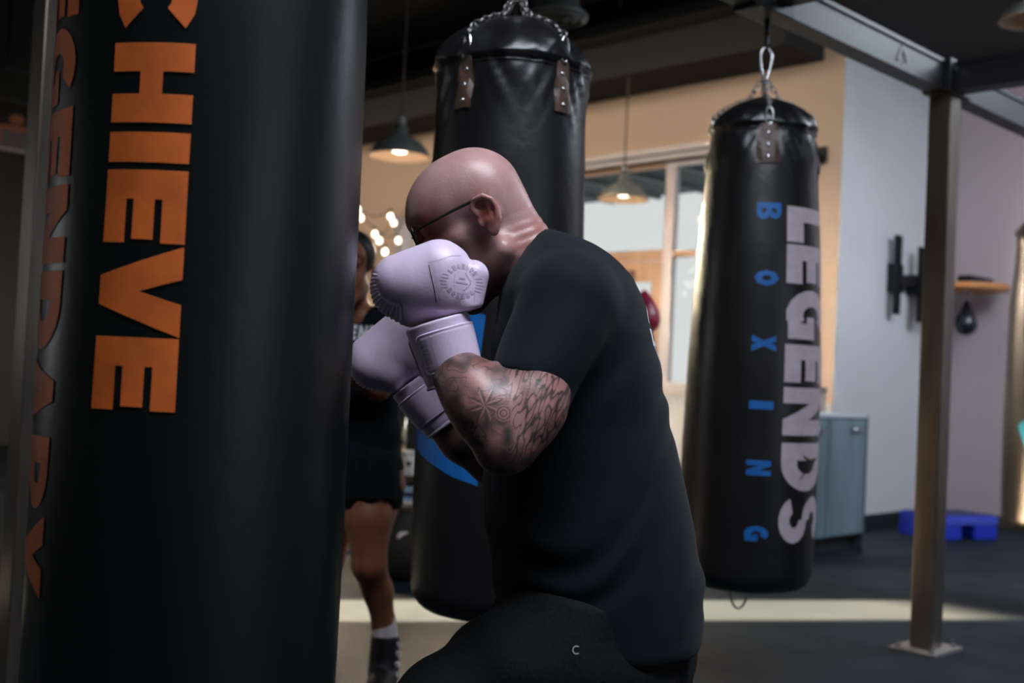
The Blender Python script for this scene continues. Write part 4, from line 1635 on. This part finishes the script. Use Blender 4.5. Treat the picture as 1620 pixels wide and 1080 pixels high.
def pendant(loc, r, label, ztop, lit=True, power=16):
    o = tag(empty('pendant_lamp', loc), label, 'pendant lamp', 'domed pendant lamps')
    prof = [(.0, .20), (.045, .20), (.05, .145), (.075, .125), (.13, .10), (.172, .06), (.195, .025), (.205, 0)]
    k = r / .205
    outer = [(max(a * k, .001), z * k) for a, z in prof]
    n = 40
    mb = MB()
    vs, fs = [], []
    for (rr_, z) in outer:
        for j in range(n):
            q = 2 * PI * j / n
            vs.append((rr_ * math.cos(q), rr_ * math.sin(q), z))
    for i in range(len(outer) - 1):
        for j in range(n):
            a, b = i * n + j, i * n + (j + 1) % n
            fs.append((a, b, b + n, a + n))
    mb.add(vs, fs)
    s = link('shade', mb.mesh('shade'), M_SHADE, o, True)
    ins, vs, fs = MB(), [], []
    for (rr_, z) in [(max(a * k - .004, .001), z * k - .003) for a, z in prof[2:]]:
        for j in range(n):
            q = 2 * PI * j / n
            vs.append((rr_ * math.cos(q), rr_ * math.sin(q), z))
    for i in range(len(prof) - 3):
        for j in range(n):
            a, b = i * n + j, i * n + (j + 1) % n
            fs.append((a, a + n, b + n, b))
    ins.add(vs, fs)
    link('shade_lining', ins.mesh('lining'), M_SHIN, o, True)
    MB().tube([(r * math.cos(2 * PI * j / 40), r * math.sin(2 * PI * j / 40), 0) for j in range(40)], .006, 6, close=True).build('rim', M_SHIN, o, True)
    MB().lathe([(.006, .20 * k), (.03, .21 * k), (.028, .26 * k), (.012, .28 * k)], 16).build('cap', M_SHADE, o, True)
    MB().tube([(0, 0, .26 * k), (0, 0, ztop - loc[2])], .007, 8).build('cord', M_CORD, o)
    if lit:
        MB().lathe([(.002, .018 * k), (.045 * k, .026 * k), (.062 * k, .05 * k), (.05 * k, .09 * k), (.03 * k, .13 * k)], 20).build('bulb', M_BULB, o, True)
        ld = bpy.data.lights.new('lamp_glow', 'POINT')
        ld.energy, ld.color, ld.shadow_soft_size = power, (1, .80, .60), .05
        lo_ = bpy.data.objects.new('lamp_glow', ld)
        COL.objects.link(lo_)
        lo_.parent = o
        lo_.location = (0, 0, -.02)
    return o


pendant(at(632, 247, 7.5), .205, 'lit grey domed pendant lamp left of the bald head', CEIL, power=3)
pendant(at(986, 315, 9.2), .205, 'grey domed pendant lamp in front of the bright window', CEIL, lit=True, power=2)
pendant(at(1634, 32, 6.9), .19, 'dim pendant lamp at the upper right corner', CEIL, lit=False)
pendant(at(800, 330, 7.2), .205, 'domed pendant lamp hidden behind the bag at the bald man\'s back', CEIL, power=190)  # added out of sight to throw warm light on the window wall
pendant(at(440, 330, 8.2), .205, 'added domed pendant lamp, unseen behind the orange-lettered bag', CEIL, power=330)  # likewise added, warms the far end of the window wall

# ------------------------------------------------------------------ string of globe bulbs
gar = tag(empty('string_lights', at(600, 365, 9.0)), 'string of warm globe bulbs at the far wall beside the lit pendant', 'string lights')
M_GLOBE = mat('glowing globe', (1, .95, .88), .3, emit=(1, .90, .76), estr=2.6)
B = [(566, 332, 8.9), (571, 345, 8.95), (618, 343, 9.0), (623, 353, 9.05), (593, 371, 9.0), (600, 381, 9.05), (630, 381, 9.1), (609, 399, 9.1), (548, 360, 8.9)]
for (x, y, Y) in B:
    c = at(x, y, Y)
    child('bulb', MB().lathe([(.003, -.024), (.013, -.020), (.022, -.009), (.024, .002), (.020, .014), (.012, .026), (.009, .032)], 16, c), M_GLOBE, gar, True)
    child('socket', MB().lathe([(.011, .03), (.012, .06), (.006, .065)], 10, c), M_DARKST, gar)
wire = MB()
up = Vector((0, 0, .06))
for a, b in ((0, 4), (1, 2), (4, 6), (2, 6), (5, 7), (8, 0), (3, 5)):
    p, q_ = at(*B[a]) + up, at(*B[b]) + up
    wire.tube([p.lerp(q_, t / 8) + Vector((0, 0, -.05 * math.sin(PI * t / 8))) for t in range(9)], .004, 6)
pts = [at(*B[8]) + up, at(430, 330, 9.0)]
wire.tube(pts, .004, 6)
wire.tube([at(*B[6]) + up, at(641, 330, 11.0)], .004, 6)
child('wire', wire, M_DARKST, gar)

# ------------------------------------------------------------------ rack with odds and ends
rk = tag(empty('storage_rack', at(655, 925, 6.2)), 'low dark rack with shelves between the woman and the bag', 'rack')
M_RACK = mat('dark rack wood', (.045, .022, .012), .5, noise=.3, nscale=10)
p0, p1 = at(600, 752, 6.05), at(735, 752, 6.05)
ZS1, ZS2 = at(645, 751, 6.05).z, at(645, 806, 6.05).z
child('shelf', MB().box((p0.x, 5.95, ZS1 - .03), (p1.x, 6.40, ZS1)), M_RACK, rk)
child('shelf', MB().box((p0.x, 5.95, ZS2 - .03), (p1.x, 6.40, ZS2)), M_RACK, rk)
child('back_panel', MB().box((p0.x, 6.40, .0), (p1.x, 6.42, 1.25)), mat('black panel', (.01, .01, .011), .6), rk)
for x in (p0.x, p1.x - .03):
    for y in (5.95, 6.37):
        child('upright', MB().box((x, y, 0), (x + .03, y + .03, 1.25)), M_DARKST, rk)
# glinting metal pole
pl = tag(MB().tube([at(641, 632, 6.15), at(640, 700, 6.15), (at(639, 700, 6.15).x, 6.15, ZS1)], .012, 10).build('chrome_pole', mat('polished brass', (.8, .7, .52), .2, 1.0), None, True),
         'thin shiny metal pole standing on the rack shelf', 'pole')


def canister(px, w, h, label):
    c = at(px, 748, 6.05)
    o = tag(empty('canister', (c.x, 6.03, ZS1)), label, 'canister')
    MB().lathe([(w * .9, 0), (w, .008), (w, h * .8), (w * .96, h * .84)], 24).build('tub', mat('white plastic', lin((225, 228, 228)), .4), o, True)
    MB().lathe([(w * 1.03, h * .84), (w * 1.03, h), (w * .9, h + .004)], 24).build('lid', mat('grey lid', lin((190, 200, 202)), .4), o, True)
    MB().tube([(-.002, -w - .001, h * .5), (-.002, -w - .003, h * .5)], .014, 12).build('mark', M_DARKST, o)
    MB().box((-w * .85, -w * .6, .002), (-w * .3, -w - .003 + .02, .04)).build('orange_label', mat('orange label', lin((225, 150, 60)), .5), o)
    return o


canister(648, .040, .128, 'white canister with grey lid on the upper rack shelf')
c = at(643, 785, 6.05)
bx = tag(empty('folded_towel', (c.x, 6.05, ZS2)), 'stacked pale and blue folded towels on the lower rack shelf', 'towel')
for k, (dx, w, col_, zz) in enumerate(((-.012, .045, (232, 232, 230), 0), (-.004, .040, (205, 215, 225), .028), (.004, .042, (120, 165, 205), .060), (.006, .040, (165, 195, 220), .098))):
    MB().box((dx - w, -.06, zz), (dx + w, .10, zz + (.027, .031, .037, .03)[k])).build('towel_fold', mat('towel %d' % k, lin(col_), .9), bx, bevel=.006)
# gym bag on the floor
gbp = at(640, 918, 5.9)
gb_me = surface(lambda P: smax(ell(P, (0, 0, .17), (.17, .14, .21)), -P[2] + .002, .02), (-.2, -.18, -.02), (.2, .18, .42), .009, 'gym_bag')
gb = tag(empty('gym_bag', (gbp.x, 5.78, 0)), 'black gym bag with a small white mark on the floor by the rack', 'bag')
gbb = link('bag_body', gb_me, mat('black nylon', (.004, .0045, .005), .7, bump=.3, bscale=20), gb, True)
tgb = bvh(gb_me)
decal([quad((-.022, .215), (.0, .232), (.032, .252), (-.004, .250)), quad((-.022, .215), (-.004, .250), (-.012, .250), (-.026, .232))], tgb, lambda x, z: Vector((x, -.5, z)), (0, 1, 0), .001, 4, 4).build('white_mark', M_PRINT, gb)
MB().tube([(-.09, -.05, .35), (-.06, -.08, .43), (.06, -.08, .43), (.09, -.05, .35)], .010, 8).build('handle', M_TROU, gb, True)
# white shoe lying by the far wall
shp = at(549, 882, 6.5)
sm = surface(lambda P: np.maximum(smin(ell(P, (-.04, 0, .035), (.13, .045, .042)), rcone(P, (.05, 0, .05), (.06, 0, .085), .042, .036), .03), -P[2] + .001), (-.2, -.08, -.01), (.14, .08, .14), .006, 'trainer')
tr_ = tag(empty('trainer', (shp.x, 6.5, 0), R_(25)), 'pale trainer on the floor left of the woman\'s leg', 'shoe')
link('upper', sm, mat('pale shoe cloth', lin((215, 190, 170)), .7), tr_, True)
MB().box((-.15, -.043, 0), (.10, .043, .018)).build('sole', mat('blue grey sole', lin((110, 130, 150)), .6), tr_, bevel=.006)

# ------------------------------------------------------------------ red reflex ball on its stand behind the man's back
rp_ = at(1018, 500, 6.4)
rb = tag(empty('reflex_bag', (rp_.x, 6.4, 0)), 'dark red leather reflex bag seen past the man\'s shoulder', 'reflex bag')
MB().lathe([(.004, .150), (.022, .135), (.055, .090), (.085, .030), (.098, -.015), (.092, -.050), (.065, -.080), (.03, -.095), (.01, -.1)][::-1], 32, (0, 0, rp_.z)).build(
    'ball', mat('red leather', lin((150, 30, 62)), .32, noise=.3, nscale=20), rb, True)
MB().tube([(0, 0, .03), (0, 0, rp_.z - .09)], .018, 12).build('stand_pole', M_DARKST, rb, True)
MB().lathe([(.26, 0), (.26, .03), (.22, .06), (.05, .07), (.02, .08)], 32).build('stand_base', M_DARKST, rb, True)

# ------------------------------------------------------------------ cabinet by the corner
cab = tag(empty('cabinet', uvz(6.75, 3.95, 0)), 'blue grey wooden cabinet with pale top right of the lettered bag', 'cabinet')
M_CAB = mat('blue grey wood', lin((112, 134, 148)), .5, noise=.30, nscale=9, stretch=(1, 1, .12), bump=.05, bscale=50)
M_CABT = mat('pale worktop', lin((190, 200, 208)), .35)
CU0, CU1, CV0, CV1, CT = 6.05, 7.08, 3.76, 4.22, .90
child('carcass', ubox((CU0, CV0 + .02, .10), (CU1 - .02, CV1, CT - .025)), M_CAB, cab)
child('side_panel', ubox((CU1 - .02, CV0, 0), (CU1, CV1, CT)), mat('dark blue panel', lin((62, 80, 92)), .5), cab)
child('worktop', ubox((CU0, CV0 - .005, CT - .025), (CU1 - .02, CV1, CT)), M_CABT, cab, bevel=.003)
for (a, b) in ((6.58, 7.055), (6.06, 6.57)):
    dd = child('door', ubox((a, CV0, .11), (b, CV0 + .02, CT - .035)), M_CAB, cab, bevel=.003)
    h0 = uvz(b - .20, CV0 - .03, .80)
    hh = MB().tube([uvz(b - .21, CV0 - .028, .80), uvz(b - .07, CV0 - .028, .80)], .007, 8)
    hh.tube([uvz(b - .19, CV0 - .028, .80), uvz(b - .19, CV0 + .002, .80)], .006, 8).tube([uvz(b - .09, CV0 - .028, .80), uvz(b - .09, CV0 + .002, .80)], .006, 8)
    hd = hh.build('handle', M_CHROME, dd, True)
    hd.matrix_parent_inverse = Matrix.Identity(4)
child('plinth', ubox((CU0 + .02, CV0 + .07, 0), (CU1 - .03, CV1 - .02, .10)), M_BASE, cab)
bxm = tag(empty('storage_box', uvz(6.70, 4.0, CT)), 'small grey beige box standing on the cabinet', 'box')
child('box_body', ubox((6.58, 3.92, CT), (6.79, 4.10, CT + .15)), mat('grey beige card', lin((160, 146, 138)), .8), bxm, bevel=.004)
child('box_lid', ubox((6.573, 3.913, CT + .13), (6.797, 4.107, CT + .165)), mat('grey lid card', lin((118, 108, 104)), .8), bxm, bevel=.004)

# ------------------------------------------------------------------ television bracket on the corner wall
tv = tag(empty('wall_bracket', uvz(8.6, V1, 1.96)), 'black television wall bracket with two upright rails and no screen', 'wall bracket')
M_TVB = mat('black bracket steel', (.012, .013, .016), .45, .4)


def rail(u, z0, z1, dv):
    m = MB().box((u - .035, V1 - dv - .02, z0), (u + .035, V1 - dv, z1), UVM)
    m.box((u - .035, V1 - dv - .035, z0), (u - .025, V1 - dv - .02, z1), UVM).box((u + .025, V1 - dv - .035, z0), (u + .035, V1 - dv - .02, z1), UVM)
    return m


child('rail', rail(8.32, 1.66, 2.28, .06), M_TVB, tv)
child('rail', rail(8.64, 1.62, 2.22, .10), M_TVB, tv)
child('cross_arm', ubox((8.32, V1 - .10, 1.90), (8.72, V1 - .05, 1.98)), M_TVB, tv, bevel=.004)
child('wall_plate', ubox((8.30, V1 - .06, 1.84), (8.46, V1 - .004, 2.06)), M_TVB, tv)
child('wall_plate', ubox((8.62, V1 - .10, 1.84), (8.78, V1 - .004, 2.0)), M_TVB, tv)

# ------------------------------------------------------------------ speed bag on the right wall
PU, PV, PZ = 8.85, 3.90, 1.905
sp = tag(empty('speed_bag', uvz(PU, PV, PZ)), 'small black speed bag hanging under a round wooden wall platform', 'speed bag')
cc = uvz(PU, PV, 0)
child('platform', MB().lathe([(.30, PZ - .025), (.315, PZ - .018), (.315, PZ + .018), (.30, PZ + .025)], 48, (cc.x, cc.y, 0)),
      mat('varnished platform wood', lin((190, 128, 78)), .45, noise=.25, nscale=5, stretch=(.3, 2, 1)), sp, True)
child('wall_mount', MB().box((PU - .05, PV - .06, PZ + .025), (U2 - .003, PV + .06, PZ + .10), UVM), M_TVB, sp, bevel=.004)
child('swivel', MB().lathe([(.035, PZ - .04), (.035, PZ - .025)], 16, (cc.x, cc.y, 0)).lathe([(.012, PZ - .10), (.014, PZ - .04)], 10, (cc.x, cc.y, 0)), M_CHROME, sp, True)
child('bag', MB().lathe([(.004, -.375), (.03, -.372), (.065, -.350), (.085, -.310), (.088, -.285), (.075, -.235), (.05, -.185), (.028, -.14), (.014, -.095)], 28, (cc.x, cc.y, PZ)),
      mat('shiny black leather', (.010, .013, .018), .22), sp, True)

# ------------------------------------------------------------------ blue aerobic step
stp = tag(empty('aerobic_step', uvz(8.5, 3.72, 0)), 'blue plastic aerobic step on the floor in the corner', 'aerobic step')
M_STEP = mat('blue plastic', lin((36, 56, 190)), .4)
M_STEPD = mat('dark blue plastic', lin((24, 30, 92)), .45)
MS = UVM @ Matrix.Translation((8.38, 3.78, 0)) @ Matrix.Rotation(R_(-112), 4, 'Z')
o = child('deck', MB().box((-.20, -.29, .10), (.20, .29, .17), MS), M_STEP, stp, bevel=.015)
child('surface_mat', MB().box((-.17, -.27, .17), (.17, .27, .176), MS), M_STEPD, stp)
for y in (-.28, .06):
    child('riser', MB().box((-.21, y, 0), (.21, y + .22, .10), MS), M_STEP, stp, bevel=.01)
for k in range(2):
    child('rib', MB().box((.199, -.29, .115 + k * .026), (.207, .29, .127 + k * .026), MS), mat('pale blue plastic', lin((96, 112, 225)), .35), stp)

# ------------------------------------------------------------------ little camera on the window wall
sc_ = tag(empty('security_camera', uvz(U1, 4.46, 2.78)), 'small dark camera on a bracket high on the beige wall', 'camera')
child('bracket', MB().box((U1 - .03, 4.42, 2.74), (U1, 4.50, 2.86), UVM).box((U1 - .12, 4.45, 2.79), (U1 - .02, 4.47, 2.81), UVM), M_DARKST, sc_)
child('camera_body', MB().tube([uvz(U1 - .10, 4.50, 2.80), uvz(U1 - .24, 4.60, 2.76)], [.036, .04], 14), M_DARKST, sc_, True)

# ------------------------------------------------------------------ ceiling fittings
du = tag(empty('ceiling_duct', uvz(5.2, 6.4, 3.3)), 'dark boxy air duct under the black ceiling', 'duct')
M_DUCT = mat('dark duct metal', (.055, .060, .058), .5, .4)
child('duct_run', ubox((3.2, 4.2, 3.20), (3.9, 12.0, CEIL)), M_DUCT, du)
for k in range(7):
    child('flange', ubox((3.17, 4.4 + k * 1.1, 3.17), (3.93, 4.45 + k * 1.1, CEIL)), M_DUCT, du)
vn = at(880, 30, 6.0)
ve = tag(empty('round_vent', (vn.x, 6.0, vn.z)), 'dark round ceiling vent behind the middle bag', 'vent')
MB().lathe([(.165, 0), (.17, .02), (.12, .06), (.11, CEIL - vn.z)], 40).build('vent_body', M_DUCT, ve, True)
for k in range(3):
    MB().tube([((.05 + .045 * k) * math.cos(2 * PI * j / 32), (.05 + .045 * k) * math.sin(2 * PI * j / 32), -.006) for j in range(32)], .008, 6, close=True).build('vent_ring', M_DUCT, ve, True)

# ------------------------------------------------------------------ portraits on the far black wall
M_PBG = mat('poster dark ground', (.008, .014, .016), .5)
M_PSK = mat('poster skin', lin((196, 120, 90)), .6)
M_PHAIR = mat('poster hair', (.010, .008, .007), .6)
M_PTOP = mat('poster vest', lin((120, 112, 116)), .6)


def portrait(uc, zc_, w, h, label, vest, arms):
    o = tag(empty('portrait', uvz(uc, VF - .02, zc_)), label, 'picture')
    v = VF - .03
    child('panel', ubox((uc - w / 2, v, zc_ - h / 2), (uc + w / 2, VF - .001, zc_ + h / 2)), M_PBG, o)
    child('frame_edge', ubox((uc - w / 2, v - .012, zc_ - h / 2 - .03), (uc + w / 2, VF - .001, zc_ - h / 2)), M_FRAME, o)

    def flat(name, pts, m, k):
        mb = MB()
        mb.add([uvz(uc + x, v - .002 * k, zc_ + z) for x, z in pts], [tuple(range(len(pts)))])
        child(name, mb, m, o)
    ell_ = lambda cx, cz, rx, rz: [(cx + rx * math.cos(2 * PI * i / 20), cz + rz * math.sin(2 * PI * i / 20)) for i in range(20)]
    flat('figure_hair', ell_(0, h * .16, w * .17, h * .26), M_PHAIR, 1)
    flat('figure_body', [(-w * .30, -h * .48), (w * .30, -h * .48), (w * .30, -h * .02), (w * .12, h * .08), (-w * .12, h * .08), (-w * .30, -h * .02)], M_PSK, 2)
    flat('figure_top', [(-w * .17, -h * .48), (w * .17, -h * .48), (w * .15, h * .0), (w * .06, -h * .06), (-w * .06, -h * .06), (-w * .15, h * .0)], vest, 3)
    flat('figure_face', ell_(0, h * .24, w * .085, h * .13), M_PSK, 4)
    if arms:
        flat('figure_arms', [(-w * .32, -h * .42), (w * .32, -h * .42), (w * .32, -h * .24), (-w * .32, -h * .24)], M_PSK, 4)


dA = at(16, 128, 1)


def on_far(px, py):
    d = CROT @ Vector(((px - 810) / FPX, -(py - 540) / FPX, -1.0))
    dv = -d.x * CU + d.y * SU
    t = VF / dv
    return (d.x * SU + d.y * CU) * t, CAM_H + d.z * t


a, b = on_far(12, 128), on_far(17, 198)
hh = on_far(12, 97)[1] - on_far(12, 157)[1]
M_BLKTOP = mat('poster black top', (.012, .012, .012), .6)
portrait(a[0] + .04, a[1], 1.0, hh, 'portrait of a woman with crossed arms behind the left post, upper one', M_BLKTOP, True)
portrait(b[0] + .05, b[1] - .04, 1.0, hh * 1.06, 'portrait of a seated woman in a grey vest behind the left post, lower one', M_PTOP, False)
spo = uvz(a[0] + 1.2, VF - 2.0, 3.6)
light('picture_light', 'SPOT', spo, uvz(a[0], VF, a[1] - .4), 60, (1, .8, .6)).data.spot_size = R_(60)
